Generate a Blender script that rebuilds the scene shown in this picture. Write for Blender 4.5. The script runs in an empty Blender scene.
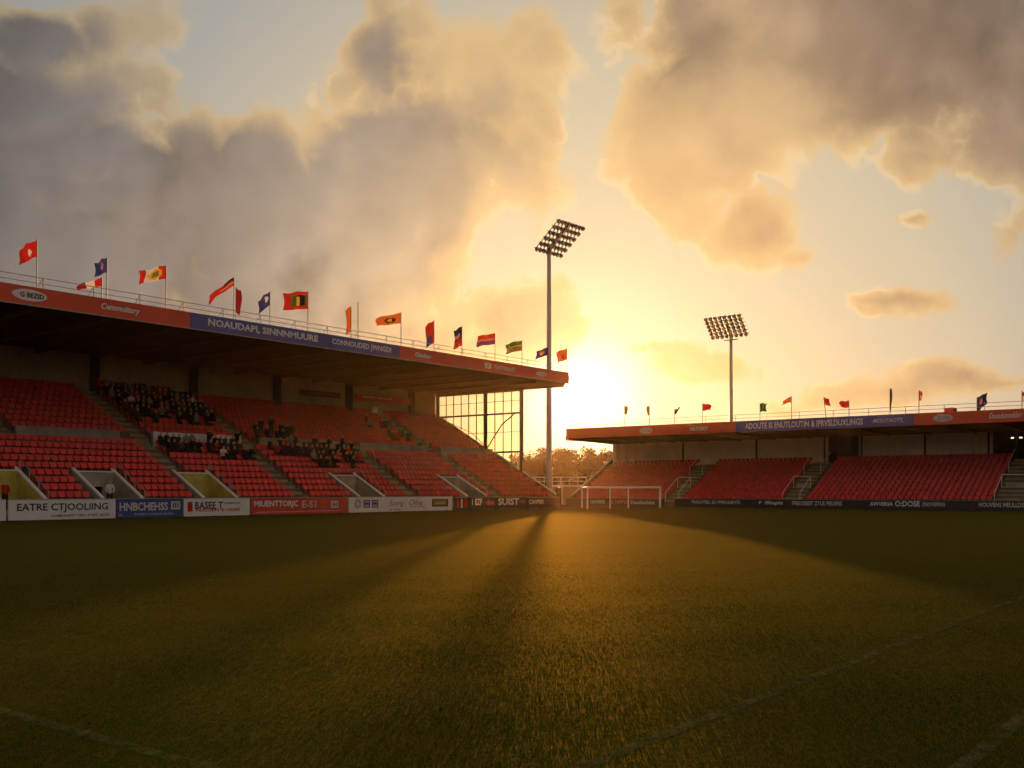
import bpy, math, random
import numpy as np
from mathutils import Vector, Matrix
random.seed(7); rng = np.random.default_rng(7)
SC = bpy.context.scene
COL = SC.collection
R = math.radians

# ------------------------------------------------------------------ camera frame
F_PX, CX, HY, CAMZ = 1021.0, 512.0, 490.0, 1.7
FW = Vector((0.791, 0.612, 0)).normalized()
RT = Vector((FW.y, -FW.x, 0))

def ray(px):
    t = (px - CX) / F_PX
    return FW + RT * t
def onY(px, Y):                     # X where the sight line of column px meets the plane Y
    d = ray(px); return d.x * Y / d.y
def onX(px, X):
    d = ray(px); return d.y * X / d.x
def depth_pt(px, d, y=None):
    p = ray(px) * d
    return Vector((p.x, p.y, 0 if y is None else CAMZ + (HY - y) / F_PX * d))

# ------------------------------------------------------------------ materials
def mat(name, col, rough=0.7, spec=0.3, metal=0.0, noise=0.0, nscale=3.0, bump=0.0, bscale=20.0, trans=0.0, island=0.0):
    m = bpy.data.materials.new(name); m.use_nodes = True
    nt = m.node_tree; b = nt.nodes['Principled BSDF']
    b.inputs['Roughness'].default_value = rough
    b.inputs['Specular IOR Level'].default_value = spec
    b.inputs['Metallic'].default_value = metal
    c4 = (*col, 1)
    b.inputs['Base Color'].default_value = c4
    tc = nt.nodes.new('ShaderNodeTexCoord')
    src = None
    if noise > 0:
        n = nt.nodes.new('ShaderNodeTexNoise'); n.inputs['Scale'].default_value = nscale
        n.inputs['Detail'].default_value = 6; n.inputs['Roughness'].default_value = 0.65
        nt.links.new(tc.outputs['Object'], n.inputs['Vector'])
        r = nt.nodes.new('ShaderNodeMapRange')
        r.inputs['From Min'].default_value = 0.3; r.inputs['From Max'].default_value = 0.7
        r.inputs['To Min'].default_value = 1 - noise; r.inputs['To Max'].default_value = 1 + noise
        nt.links.new(n.outputs['Fac'], r.inputs['Value'])
        src = r.outputs['Result']
    if island > 0:
        g = nt.nodes.new('ShaderNodeNewGeometry')
        r = nt.nodes.new('ShaderNodeMapRange')
        r.inputs['To Min'].default_value = 1 - island; r.inputs['To Max'].default_value = 1 + island
        nt.links.new(g.outputs['Random Per Island'], r.inputs['Value'])
        o = r.outputs['Result']
        oi = nt.nodes.new('ShaderNodeObjectInfo')
        r2 = nt.nodes.new('ShaderNodeMapRange')
        r2.inputs['To Min'].default_value = 1 - island * .6; r2.inputs['To Max'].default_value = 1 + island * .6
        nt.links.new(oi.outputs['Random'], r2.inputs['Value'])
        mm = nt.nodes.new('ShaderNodeMath'); mm.operation = 'MULTIPLY'
        nt.links.new(o, mm.inputs[0]); nt.links.new(r2.outputs['Result'], mm.inputs[1]); o = mm.outputs[0]
        if src is not None:
            m3 = nt.nodes.new('ShaderNodeMath'); m3.operation = 'MULTIPLY'
            nt.links.new(src, m3.inputs[0]); nt.links.new(o, m3.inputs[1]); src = m3.outputs[0]
        else: src = o
    if src is not None:
        v = nt.nodes.new('ShaderNodeVectorMath'); v.operation = 'SCALE'
        v.inputs[0].default_value = col
        nt.links.new(src, v.inputs['Scale'])
        nt.links.new(v.outputs['Vector'], b.inputs['Base Color'])
        colsock = v.outputs['Vector']
    else: colsock = None
    if bump > 0:
        n = nt.nodes.new('ShaderNodeTexNoise'); n.inputs['Scale'].default_value = bscale; n.inputs['Detail'].default_value = 5
        nt.links.new(tc.outputs['Object'], n.inputs['Vector'])
        bp = nt.nodes.new('ShaderNodeBump'); bp.inputs['Strength'].default_value = bump; bp.inputs['Distance'].default_value = 0.05
        nt.links.new(n.outputs['Fac'], bp.inputs['Height']); nt.links.new(bp.outputs['Normal'], b.inputs['Normal'])
    if trans > 0:
        tr = nt.nodes.new('ShaderNodeBsdfTranslucent'); tr.inputs['Color'].default_value = c4
        if colsock: nt.links.new(colsock, tr.inputs['Color'])
        mx = nt.nodes.new('ShaderNodeMixShader'); mx.inputs[0].default_value = trans
        nt.links.new(b.outputs[0], mx.inputs[1]); nt.links.new(tr.outputs[0], mx.inputs[2])
        nt.links.new(mx.outputs[0], nt.nodes['Material Output'].inputs['Surface'])
    return m

M = {}
M['concrete'] = mat('concrete', (.15, .125, .095), .85, .2, noise=.35, nscale=.8, bump=.3)
M['concrete_light'] = mat('pale_concrete', (.34, .31, .26), .85, .2, noise=.3, nscale=1.1, bump=.3)
M['stair'] = mat('stair_concrete', (.32, .25, .13), .85, .2, noise=.3, nscale=1.5, bump=.3)
M['yellow'] = mat('ochre_paint', (.50, .42, .08), .6, .3, noise=.25, nscale=1.2)
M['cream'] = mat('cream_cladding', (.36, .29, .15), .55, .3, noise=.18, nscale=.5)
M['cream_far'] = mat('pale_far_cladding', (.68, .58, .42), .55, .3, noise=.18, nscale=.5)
M['dark'] = mat('dark_steel', (.035, .03, .028), .6, .3, noise=.3, nscale=2)
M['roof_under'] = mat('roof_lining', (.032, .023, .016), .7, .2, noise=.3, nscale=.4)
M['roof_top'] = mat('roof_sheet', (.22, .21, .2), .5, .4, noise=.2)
M['red_panel'] = mat('red_fascia_paint', (.74, .085, .026), .45, .4, noise=.12, nscale=.35)
M['blue_panel'] = mat('blue_fascia_paint', (.12, .115, .33), .45, .4, noise=.12, nscale=.35)
M['white'] = mat('white_paint', (.78, .76, .74), .5, .3, noise=.08, nscale=2)
M['offwhite'] = mat('faded_white_print', (.62, .58, .55), .6, .2, noise=.15, nscale=3)
M['faint'] = mat('faded_pink_print', (.62, .17, .11), .6, .2)
M['ink'] = mat('dark_ink', (.02, .025, .05), .6, .2)
M['ink_red'] = mat('red_ink', (.5, .02, .02), .6, .2)
M['ink_blue'] = mat('blue_ink', (.03, .05, .22), .6, .2)
M['ink_brown'] = mat('brown_ink', (.08, .05, .02), .6, .2)
M['ink_olive'] = mat('olive_ink', (.25, .2, .04), .6, .2)
M['board_white'] = mat('white_board', (.72, .70, .69), .45, .35, noise=.08, nscale=1.3)
M['board_blue'] = mat('blue_board', (.035, .075, .28), .45, .35, noise=.1, nscale=1.3)
M['board_red'] = mat('red_board', (.60, .055, .03), .45, .35, noise=.1, nscale=1.3)
M['board_dark'] = mat('dark_board', (.03, .025, .03), .4, .4, noise=.2)
M['seat'] = mat('red_seat_plastic', (.72, .030, .024), .42, .4, noise=.12, nscale=8, island=.22)
M['steel'] = mat('galvanised_steel', (.38, .38, .38), .45, .5, metal=.5, noise=.15, nscale=4)
M['flagpole'] = mat('flagpole_paint', (.13, .115, .10), .5, .3)
M['rail_white'] = mat('white_rail_paint', (.84, .78, .70), .45, .4)
M['pole'] = mat('mast_paint', (.42, .39, .36), .45, .4, noise=.12, nscale=.6)
M['lamp'] = mat('lamp_housing', (.05, .045, .04), .5, .4)
M['lens'] = mat('lamp_glass', (.35, .33, .3), .15, .6)
M['bark'] = mat('bark', (.09, .06, .04), .9, .1, noise=.4, nscale=5, bump=.6)
M['leaf'] = mat('leaves', (.032, .036, .012), .8, .03, island=.45, trans=.04)
M['leaf_b'] = mat('leaves_ochre', (.042, .038, .012), .8, .03, island=.45, trans=.04)
M['skin'] = mat('skin', (.50, .30, .22), .6, .3)
M['hair'] = mat('hair', (.03, .02, .015), .6, .3)
M['trouser'] = mat('dark_trousers', (.03, .03, .04), .85, .1)
M['door_dark'] = mat('dark_doorway', (.02, .018, .014), .9, .1)
M['asphalt'] = mat('asphalt', (.05, .046, .042), .9, .2, noise=.3, nscale=.6, bump=.3)
M['earth'] = mat('earth', (.06, .052, .03), .95, .1, noise=.4, nscale=.08, bump=.3)
JACKETS = {'black': (.010, .010, .012), 'navy': (.012, .016, .04), 'charcoal': (.03, .03, .03), 'brown': (.07, .045, .03),
           'red': (.42, .03, .02), 'white': (.65, .62, .6), 'grey': (.2, .19, .18), 'dark green': (.02, .035, .018)}
for k, v in JACKETS.items(): M['j_' + k] = mat('jacket_' + k.replace(' ', '_'), v, .85, .1, noise=.2, nscale=6)
FL = {'red': (.55, .025, .02), 'dred': (.28, .012, .02), 'blue': (.05, .07, .30), 'white': (.75, .7, .68), 'orange': (.75, .16, .04),
      'yellow': (.65, .42, .05), 'green': (.04, .13, .03), 'black': (.015, .015, .02), 'purple': (.16, .06, .25), 'navy': (.025, .03, .10),
      'olive': (.2, .17, .05), 'pink': (.6, .25, .25)}
for k, v in FL.items(): M['f_' + k] = mat('flag_' + k, tuple(x * .62 for x in v), .8, .1, trans=.3)

def glass_mat():
    m = bpy.data.materials.new('clear_glass'); m.use_nodes = True; nt = m.node_tree; nt.nodes.clear()
    o = nt.nodes.new('ShaderNodeOutputMaterial'); t = nt.nodes.new('ShaderNodeBsdfTransparent'); t.inputs[0].default_value = (.93, .9, .84, 1)
    g = nt.nodes.new('ShaderNodeBsdfGlossy'); g.inputs['Roughness'].default_value = .08; g.inputs['Color'].default_value = (.9, .9, .9, 1)
    x = nt.nodes.new('ShaderNodeMixShader'); x.inputs[0].default_value = .07
    nt.links.new(t.outputs[0], x.inputs[1]); nt.links.new(g.outputs[0], x.inputs[2]); nt.links.new(x.outputs[0], o.inputs[0]); return m
M['glass'] = glass_mat()

# ------------------------------------------------------------------ mesh building
class MB:
    def __init__(s): s.v = []; s.f = []; s.m = []; s.smooth = False
    def add(s, vs, fs, mi=0):
        b = len(s.v); s.v += [tuple(p) for p in vs]
        for f in fs: s.f.append(tuple(b + i for i in f)); s.m.append(mi)
        return s
    def box(s, x0, x1, y0, y1, z0, z1, mi=0):
        vs = [(x, y, z) for z in (z0, z1) for y in (y0, y1) for x in (x0, x1)]
        return s.add(vs, [(0, 2, 3, 1), (4, 5, 7, 6), (0, 1, 5, 4), (2, 6, 7, 3), (0, 4, 6, 2), (1, 3, 7, 5)], mi)
    def prism(s, pts, ax, lo, hi, mi=0):           # polygon extruded along an axis; pts hold the other two coordinates in order
        n = len(pts)
        def mk(p, w): return (w, p[0], p[1]) if ax == 'x' else ((p[0], w, p[1]) if ax == 'y' else (p[0], p[1], w))
        vs = [mk(p, lo) for p in pts] + [mk(p, hi) for p in pts]
        fs = [tuple(range(n))[::-1], tuple(range(n, 2 * n))] + [(i, (i + 1) % n, n + (i + 1) % n, n + i) for i in range(n)]
        return s.add(vs, fs, mi)
    def tube(s, pts, rad, n=6, mi=0):
        pts = [Vector(p) for p in pts]; rads = rad if isinstance(rad, (list, tuple)) else [rad] * len(pts)
        vs = []; fs = []
        for i, p in enumerate(pts):
            a = (pts[min(i + 1, len(pts) - 1)] - pts[max(i - 1, 0)]).normalized()
            u = a.orthogonal().normalized() if i == 0 else (u - a * u.dot(a)).normalized()
            w = a.cross(u)
            for k in range(n):
                an = 2 * math.pi * k / n; vs.append(p + (u * math.cos(an) + w * math.sin(an)) * rads[i])
        for i in range(len(pts) - 1):
            for k in range(n): fs.append((i * n + k, i * n + (k + 1) % n, (i + 1) * n + (k + 1) % n, (i + 1) * n + k))
        fs += [tuple(range(n))[::-1], tuple(range((len(pts) - 1) * n, len(pts) * n))]
        return s.add(vs, fs, mi)
    def build(s, name, mats, parent=None, loc=None, mesh_smooth=False):
        o0 = Vector(loc) if loc is not None else Vector((0, 0, 0))
        if parent is not None and loc is None: o0 = parent.matrix_basis.translation.copy()
        me = bpy.data.meshes.new(name)
        me.from_pydata([tuple(Vector(p) - o0) for p in s.v], [], s.f)
        if not isinstance(mats, (list, tuple)): mats = [mats]
        for m in mats: me.materials.append(m)
        if len(mats) > 1: me.polygons.foreach_set('material_index', s.m)
        if mesh_smooth: me.polygons.foreach_set('use_smooth', [True] * len(me.polygons))
        me.update()
        o = bpy.data.objects.new(name, me); COL.objects.link(o)
        if parent is not None: o.parent = parent
        if loc is not None: o.location = o0 if parent is None else o0 - parent.matrix_basis.translation
        return o
    def local(s, name, mats, parent=None, smooth=False):   # vertices already in the parent's own space
        return s.build(name, mats, parent, None if parent is None else None, smooth) if parent is None else s._loc(name, mats, parent, smooth)
    def _loc(s, name, mats, parent, smooth):
        t = parent.matrix_basis.translation
        s.v = [(p[0] + t.x, p[1] + t.y, p[2] + t.z) for p in s.v]
        return s.build(name, mats, parent, None, smooth)

def tag(o, label=None, cat=None, group=None, kind=None):
    if label: o['label'] = label
    if cat: o['category'] = cat
    if group: o['group'] = group
    if kind: o['kind'] = kind
    return o
def empty(name, loc, label=None, cat=None, group=None, rz=0):
    o = bpy.data.objects.new(name, None); COL.objects.link(o); o.location = loc; o.rotation_euler = (0, 0, rz)
    o.empty_display_size = .5
    return tag(o, label, cat, group)

def text_mesh(s, w, h, name='lettering', bold=.012, shear=0, space=1.0):
    c = bpy.data.curves.new(name, 'FONT'); c.body = s; c.offset = bold; c.shear = shear; c.space_character = space
    c.resolution_u = 2; c.extrude = 0
    o = bpy.data.objects.new('tmp', c); COL.objects.link(o)
    dg = bpy.context.evaluated_depsgraph_get(); me = bpy.data.meshes.new_from_object(o.evaluated_get(dg))
    bpy.data.objects.remove(o); bpy.data.curves.remove(c)
    n = len(me.vertices); co = np.empty(n * 3); me.vertices.foreach_get('co', co); co = co.reshape(-1, 3)
    lo, hi = co.min(0), co.max(0)
    co[:, 0] = (co[:, 0] - lo[0]) / (hi[0] - lo[0]) * w; co[:, 1] = (co[:, 1] - lo[1]) / (hi[1] - lo[1]) * h
    me.vertices.foreach_set('co', co.ravel()); me.update(); me.name = name
    return me
def text(s, parent, face, u0, u1, z0, z1, plane, m, **k):
    """lettering on a vertical face: 'S' faces -Y (u = X), 'W' faces -X (u = Y, reads towards smaller Y)"""
    me = text_mesh(s, abs(u1 - u0), z1 - z0, **k); me.materials.append(m)
    o = bpy.data.objects.new('lettering', me); COL.objects.link(o); o.parent = parent
    p = parent.matrix_basis.translation if parent.parent is None else parent.parent.matrix_basis.translation
    if face == 'S': o.rotation_euler = (R(90), 0, 0); o.location = Vector((u0, plane, z0)) - p
    else: o.rotation_euler = (R(90), 0, R(-90)); o.location = Vector((plane, u0, z0)) - p
    return o
def patch(parent, face, u0, u1, z0, z1, plane, m, name='emblem', oval=False, ring=False, th=.008):
    b = MB(); N = 28
    if oval or ring:
        cu, cz, ru, rz_ = (u0 + u1) / 2, (z0 + z1) / 2, abs(u1 - u0) / 2, (z1 - z0) / 2
        pts = [(cu + ru * math.cos(2 * math.pi * i / N), cz + rz_ * math.sin(2 * math.pi * i / N)) for i in range(N)]
        if ring:
            inn = [(cu + (a - cu) * .68, cz + (c - cz) * .68) for a, c in pts]
            al = pts + inn
            vs = [((u, plane, z) if face == 'S' else (plane, u, z)) for u, z in al]
            b.add(vs, [(i, (i + 1) % N, N + (i + 1) % N, N + i) for i in range(N)])
        else: b.prism(pts, 'y' if face == 'S' else 'x', plane - th, plane)
    else:
        if face == 'S': b.box(min(u0, u1), max(u0, u1), plane - th, plane, z0, z1)
        else: b.box(plane - th, plane, min(u0, u1), max(u0, u1), z0, z1)
    p = parent if parent.parent is None else parent.parent
    o = MB(); o.v, o.f, o.m = b.v, b.f, b.m
    ob = o.build(name, m, p)
    ob.parent = parent
    return ob

# ------------------------------------------------------------------ ground
def sheet(name, x0, x1, y0, y1, z, m, parts=1):
    b = MB(); b.add([(x0, y0, z), (x1, y0, z), (x1, y1, z), (x0, y1, z)], [(0, 1, 2, 3)])
    return tag(b.build(name, m), kind='structure')
g = MB(); N = 64; GR = 480
g.add([(60 + GR * math.cos(2 * math.pi * i / N), 40 + GR * math.sin(2 * math.pi * i / N), -.012) for i in range(N)], [tuple(range(N))])
tag(g.build('ground', M['earth']), kind='structure')
sheet('perimeter_path', -60, 91.5, -45, 57.2, -.008, M['asphalt'])

LINES = [('x', 3.5, -14, 34.5), ('y', 3.8, 3.56, 22), ('x', 1.65, -3, 30), ('y', 35.3, -12, 34), ('x', 53.2, -30, 87.5)]
def grass_material(name, blades=False):
    m = bpy.data.materials.new(name); m.use_nodes = True; nt = m.node_tree; b = nt.nodes['Principled BSDF']; L = nt.links.new
    tc = nt.nodes.new('ShaderNodeNewGeometry')
    def noise(scale, det, sx=1, sy=1):
        mp = nt.nodes.new('ShaderNodeMapping'); mp.inputs['Scale'].default_value = (sx, sy, 1)
        n = nt.nodes.new('ShaderNodeTexNoise'); n.inputs['Scale'].default_value = scale; n.inputs['Detail'].default_value = det
        L(tc.outputs['Position'], mp.inputs['Vector']); L(mp.outputs[0], n.inputs['Vector']); return n
    n1, n2, n3 = noise(.09, 5), noise(1.1, 5), noise(26, 4)
    r1 = nt.nodes.new('ShaderNodeValToRGB'); e = r1.color_ramp.elements
    e[0].position = .32; e[0].color = (.007, .021, .0026, 1); e[1].position = .68; e[1].color = (.0135, .025, .0042, 1)
    ad = nt.nodes.new('ShaderNodeMath'); ad.operation = 'MULTIPLY_ADD'; ad.inputs[1].default_value = .55; 
    L(n1.outputs['Fac'], ad.inputs[0])
    s2 = nt.nodes.new('ShaderNodeMath'); s2.operation = 'MULTIPLY'; s2.inputs[1].default_value = .45
    L(n2.outputs['Fac'], s2.inputs[0]); L(s2.outputs[0], ad.inputs[2]); L(ad.outputs[0], r1.inputs[0])
    mul = nt.nodes.new('ShaderNodeVectorMath'); mul.operation = 'SCALE'; L(r1.outputs[0], mul.inputs[0])
    mr = nt.nodes.new('ShaderNodeMapRange'); mr.inputs['From Min'].default_value = .25; mr.inputs['From Max'].default_value = .75
    mr.inputs['To Min'].default_value = .72; mr.inputs['To Max'].default_value = 1.28; L(n3.outputs['Fac'], mr.inputs['Value']); L(mr.outputs[0], mul.inputs['Scale'])
    colour = mul.outputs[0]
    if blades:
        at = nt.nodes.new('ShaderNodeAttribute'); at.attribute_name = 'tint'
        mu2 = nt.nodes.new('ShaderNodeVectorMath'); mu2.operation = 'MULTIPLY'; L(colour, mu2.inputs[0]); L(at.outputs['Color'], mu2.inputs[1]); colour = mu2.outputs[0]
    L(colour, b.inputs['Base Color'])
    b.inputs['Roughness'].default_value = .9; b.inputs['Specular IOR Level'].default_value = .0
    if blades:
        tr = nt.nodes.new('ShaderNodeBsdfTranslucent'); L(colour, tr.inputs[0])
        sc = nt.nodes.new('ShaderNodeVectorMath'); sc.operation = 'MULTIPLY'; sc.inputs[1].default_value = (1.35, 1.5, .38); L(colour, sc.inputs[0]); L(sc.outputs[0], tr.inputs[0])
        mx = nt.nodes.new('ShaderNodeMixShader'); mx.inputs[0].default_value = .5
        L(b.outputs[0], mx.inputs[1]); L(tr.outputs[0], mx.inputs[2])
        gl = nt.nodes.new('ShaderNodeBsdfGlossy'); gl.inputs['Color'].default_value = (.40, .24, .06, 1); gl.inputs['Roughness'].default_value = .36
        nm = nt.nodes.new('ShaderNodeVectorMath'); nm.operation = 'MULTIPLY_ADD'; L(tc.outputs['Normal'], nm.inputs[0]); nm.inputs[1].default_value = (.28, .28, .28); nm.inputs[2].default_value = (0, 0, 1)
        n2_ = nt.nodes.new('ShaderNodeVectorMath'); n2_.operation = 'NORMALIZE'; L(nm.outputs[0], n2_.inputs[0]); L(n2_.outputs[0], gl.inputs['Normal'])
        m2 = nt.nodes.new('ShaderNodeMixShader'); m2.inputs[0].default_value = .03; L(mx.outputs[0], m2.inputs[1]); L(gl.outputs[0], m2.inputs[2])
        L(m2.outputs[0], nt.nodes['Material Output'].inputs[0])
    else:
        n4 = noise(9, 8)
        bp = nt.nodes.new('ShaderNodeBump'); bp.inputs['Strength'].default_value = .4; bp.inputs['Distance'].default_value = .02
        L(n4.outputs['Fac'], bp.inputs['Height']); L(bp.outputs['Normal'], b.inputs['Normal'])
        gl = nt.nodes.new('ShaderNodeBsdfGlossy'); gl.inputs['Color'].default_value = (.64, .41, .07, 1); gl.inputs['Roughness'].default_value = .78; L(bp.outputs['Normal'], gl.inputs['Normal'])
        m2 = nt.nodes.new('ShaderNodeMixShader'); m2.inputs[0].default_value = .125; L(b.outputs[0], m2.inputs[1]); L(gl.outputs[0], m2.inputs[2])
        L(m2.outputs[0], nt.nodes['Material Output'].inputs[0])
    return m
M['pitch'] = grass_material('pitch_turf'); M['blade'] = grass_material('grass_blades', True)
sheet('pitch', -40, 89.8, -32, 54.85, 0, M['pitch'])
def line_mat():
    m = mat('worn_line_paint', (.12, .105, .042), .9, 0); nt = m.node_tree; L = nt.links.new
    o = nt.nodes['Material Output']; b = nt.nodes['Principled BSDF']
    t = nt.nodes.new('ShaderNodeBsdfTransparent'); x = nt.nodes.new('ShaderNodeMixShader')
    gm = nt.nodes.new('ShaderNodeNewGeometry'); n = nt.nodes.new('ShaderNodeTexNoise'); n.inputs['Scale'].default_value = 5; n.inputs['Detail'].default_value = 8
    L(gm.outputs['Position'], n.inputs['Vector'])
    r = nt.nodes.new('ShaderNodeMapRange'); r.inputs['From Min'].default_value = .33; r.inputs['From Max'].default_value = .68
    L(n.outputs['Fac'], r.inputs['Value']); L(r.outputs[0], x.inputs[0]); L(t.outputs[0], x.inputs[1]); L(b.outputs[0], x.inputs[2]); L(x.outputs[0], o.inputs[0])
    return m
M['line'] = line_mat()
for ax, c, a, b_ in LINES:
    if ax == 'x': sheet('pitch_line', a, b_, c - .06, c + .06, .004, M['line'])
    else: sheet('pitch_line', c - .06, c + .06, a, b_, .004, M['line'])

# grass blades in front of the camera (one countless mass)
def blades():
    n = 950000
    u = rng.random(n); d0, d1 = 4.8, 40.0
    d = d0 * (d1 / d0) ** u                                    # density ~ 1/d^2
    t = rng.uniform(-.66, .66, n)
    px_, py_ = (FW.x + RT.x * t) * d, (FW.y + RT.y * t) * d
    keep = (px_ < 89.6) & (py_ < 54.7); d, px_, py_ = d[keep], px_[keep], py_[keep]; n = len(d)
    h = rng.uniform(.007, .016, n) * (1 + .25 * np.sin(px_ * 1.3) * np.sin(py_ * 1.7)); w = .0008 + .00019 * d * rng.uniform(.7, 1.3, n)
    q_ = np.clip((d - 8) / 26, 0, 1); h = h * (1 - .88 * q_ * q_ * (3 - 2 * q_)) + .0015
    an = rng.uniform(0, 2 * np.pi, n); ln = rng.uniform(.1, .9, n) * h; la = rng.uniform(0, 2 * np.pi, n)
    v = np.zeros((n, 3, 3))
    v[:, 0, 0] = px_ - np.cos(an) * w; v[:, 0, 1] = py_ - np.sin(an) * w
    v[:, 1, 0] = px_ + np.cos(an) * w; v[:, 1, 1] = py_ + np.sin(an) * w
    v[:, 2, 0] = px_ + np.cos(la) * ln; v[:, 2, 1] = py_ + np.sin(la) * ln; v[:, 2, 2] = h
    v[:, :2, 2] = -.003
    me = bpy.data.meshes.new('grass'); me.vertices.add(n * 3); me.loops.add(n * 3); me.polygons.add(n)
    me.vertices.foreach_set('co', v.ravel()); me.loops.foreach_set('vertex_index', np.arange(n * 3, dtype=np.int32))
    me.polygons.foreach_set('loop_start', np.arange(0, n * 3, 3, dtype=np.int32)); me.polygons.foreach_set('loop_total', np.full(n, 3, dtype=np.int32))
    tint = rng.uniform(.75, 1.3, (n, 1)) * np.ones((1, 3)); tint[:, 0] *= rng.uniform(.9, 1.2, n)
    for ax, c, a, b_ in LINES:
        q, r_ = (py_, px_) if ax == 'x' else (px_, py_)
        on = (np.abs(q - c) < .06) & (r_ > a) & (r_ < b_) & (rng.random(n) < .5)
        tint[on] = (1.2, 1.2, 1.6)
    at = me.attributes.new('tint', 'FLOAT_COLOR', 'POINT')
    c4 = np.ones((n, 3, 4)); c4[:, :, :3] = tint[:, None, :]; at.data.foreach_set('color', c4.ravel())
    me.materials.append(M['blade']); me.update(); me.validate()
    o = bpy.data.objects.new('grass', me); COL.objects.link(o)
    tag(o, 'short olive green grass covering the pitch in front', 'grass', kind='stuff')
blades()

# ------------------------------------------------------------------ side stand (left)
X0, X1 = 13.0, 80.6
LP, LR, LY, LZ, LN = .80, .45, 57.0, .90, 9         # lower tier
UP, UR, UY, UZ, UN = .82, .43, 64.9, 5.45, 9        # upper tier
WALLY = 72.4
VOM = [(27.2, 30.0), (33.4, 36.2), (40.5, 43.3), (54.5, 57.3), (67.2, 70.0)]
AISLE_L = [(40.3, 41.5), (48.8, 50.0), (60.6, 61.8), (71.4, 72.6)]
AISLE_U = [(30.6, 31.8), (40.4, 41.6), (49.4, 50.6), (70.8, 72.0)]
side = empty('grandstand', (X0, LY, 0), 'long covered grandstand with red seats and red and blue roof edge, left of the pitch', 'stand')
def segs(a, b, cuts):
    out = []; p = a
    for c0, c1 in sorted(cuts):
        if c1 <= a or c0 >= b: continue
        if c0 > p: out.append((p, c0))
        p = max(p, c1)
    if p < b: out.append((p, b))
    return out
t = MB()
for i in range(LN):
    cuts = VOM if i < 4 else []
    if 4 <= i <= 6:
        for a, b in VOM: t.box(a, b, LY + LP * i, LY + LP * (i + 1), 2.06, LZ + LR * i)
        cuts = VOM
    for a, b in segs(X0, X1 - .2, cuts): t.box(a, b, LY + LP * i, LY + LP * (i + 1) + (.7 if i == LN - 1 else 0), 0, LZ + LR * i)
for i in range(UN):
    t.box(X0, X1 - .2, UY + UP * i, UY + UP * (i + 1) + (.1 if i == UN - 1 else 0), 3.0, UZ + UR * i)
t.build('terrace', M['concrete'], side)
def lowz(y): return LZ + LR * (y - LY) / LP
for a, b in AISLE_L:
    s = MB()
    for i in range(LN):
        if i < 4 and any(v0 < b and v1 > a for v0, v1 in VOM): continue
        y, z = LY + LP * i, LZ + LR * i
        s.box(a, b, y + .02, y + LP, z + .003, z + .03); s.box(a, b, y + .42, y + LP, z + .03, z + LR / 2)
    s.build('stairway', M['stair'], side)
for a, b in AISLE_U:
    s = MB()
    for i in range(UN):
        y, z = UY + UP * i, UZ + UR * i
        s.box(a, b, y + .02, y + UP, z + .003, z + .03); s.box(a, b, y + .42, y + UP, z + .03, z + UR / 2)
    for k in range(4):
        s.box(a, b, UY - .55 + .14 * k, UY - .02, LZ + LR * 8 + .003 + .2 * k, LZ + LR * 8 + .203 + .2 * k)
    s.build('stairway', M['stair'], side)
PARA = [(X0, 30.4), (32.0, 39.2), (41.7, 49.2), (51.2, 60.2), (62.0, 70.5), (72.5, 80.3)]
for a, b in PARA:
    p = MB(); p.box(a, b, UY - .32, UY - .12, LZ + LR * 8 + .004, UZ + .30); p.box(a - .05, b + .05, UY - .36, UY - .08, UZ + .30, UZ + .37)
    p.box(a, b, UY - .345, UY - .321, UZ - .28, UZ - .20)
    p.build('parapet', M['concrete_light'], side)
for k, (a, b) in enumerate(VOM):
    v = MB(); zb = lowz(60.2)
    v.box(a, b, LY - .1, 62.4, -.005, .018, 1)
    dx0 = a + .25 if k in (0, 2) else a + .55
    v.box(a + .16, dx0, 60.0, 60.19, .02, 1.9, 0); v.box(dx0 + 1.3, b - .16, 60.0, 60.19, .02, 1.9, 0); v.box(a + .16, b - .16, 60.0, 60.19, 1.9, zb + .12, 0)
    v.box(a + .165, b - .165, 59.96, 60.195, zb + .121, zb + .2, 2)
    vo = v.build('vomitory', [M['yellow'] if k in (0, 2) else M['concrete_light'], M['concrete'], M['rail_white']], side)
    tn = MB(); tn.box(dx0, dx0 + 1.3, 62.4, 62.5, .02, 1.9); tn.box(dx0 - .05, dx0, 60.195, 62.4, .02, 1.9); tn.box(dx0 + 1.3, dx0 + 1.35, 60.195, 62.4, .02, 1.9)
    d = tn.build('doorway', M['door_dark'], side); d.parent = vo
    for x, mi in ((a, 0), (b - .16, 1)):
        c = MB(); c.prism([(57.0, .02), (57.0, 1.15), (60.4, zb + .30), (60.4, .02)], 'x', x, x + .16)
        o = c.build('side_wall', M['yellow'] if (k in (0, 2) and mi) else M['concrete_light'], side); o.parent = vo
        h = MB(); h.prism([(56.95, 1.152), (56.95, 1.25), (60.4, zb + .40), (60.4, zb + .302)], 'x', x - .02, x + .18)
        o = h.build('coping', M['rail_white'], side); o.parent = vo
        if mi:
            h = MB(); xx = x + .30
            for q in (0, .33, .66, 1):
                yy = 57.05 + 3.3 * q; zz = lowz(yy); h.tube([(xx, yy, zz - .3), (xx, yy, zz + .72)], .03)
            h.tube([(xx, 57.05, lowz(57.05) + .72), (xx, 60.35, lowz(60.35) + .72)], .03)
            o = h.build('handrail', M['steel'], side); o.parent = vo
f = MB(); 
for a, b in segs(X0, X1 - .2, VOM): f.box(a, b, LY - .14, LY - .002, 0, LZ - .05)
f.build('front_wall', M['concrete_light'], side)
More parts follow.
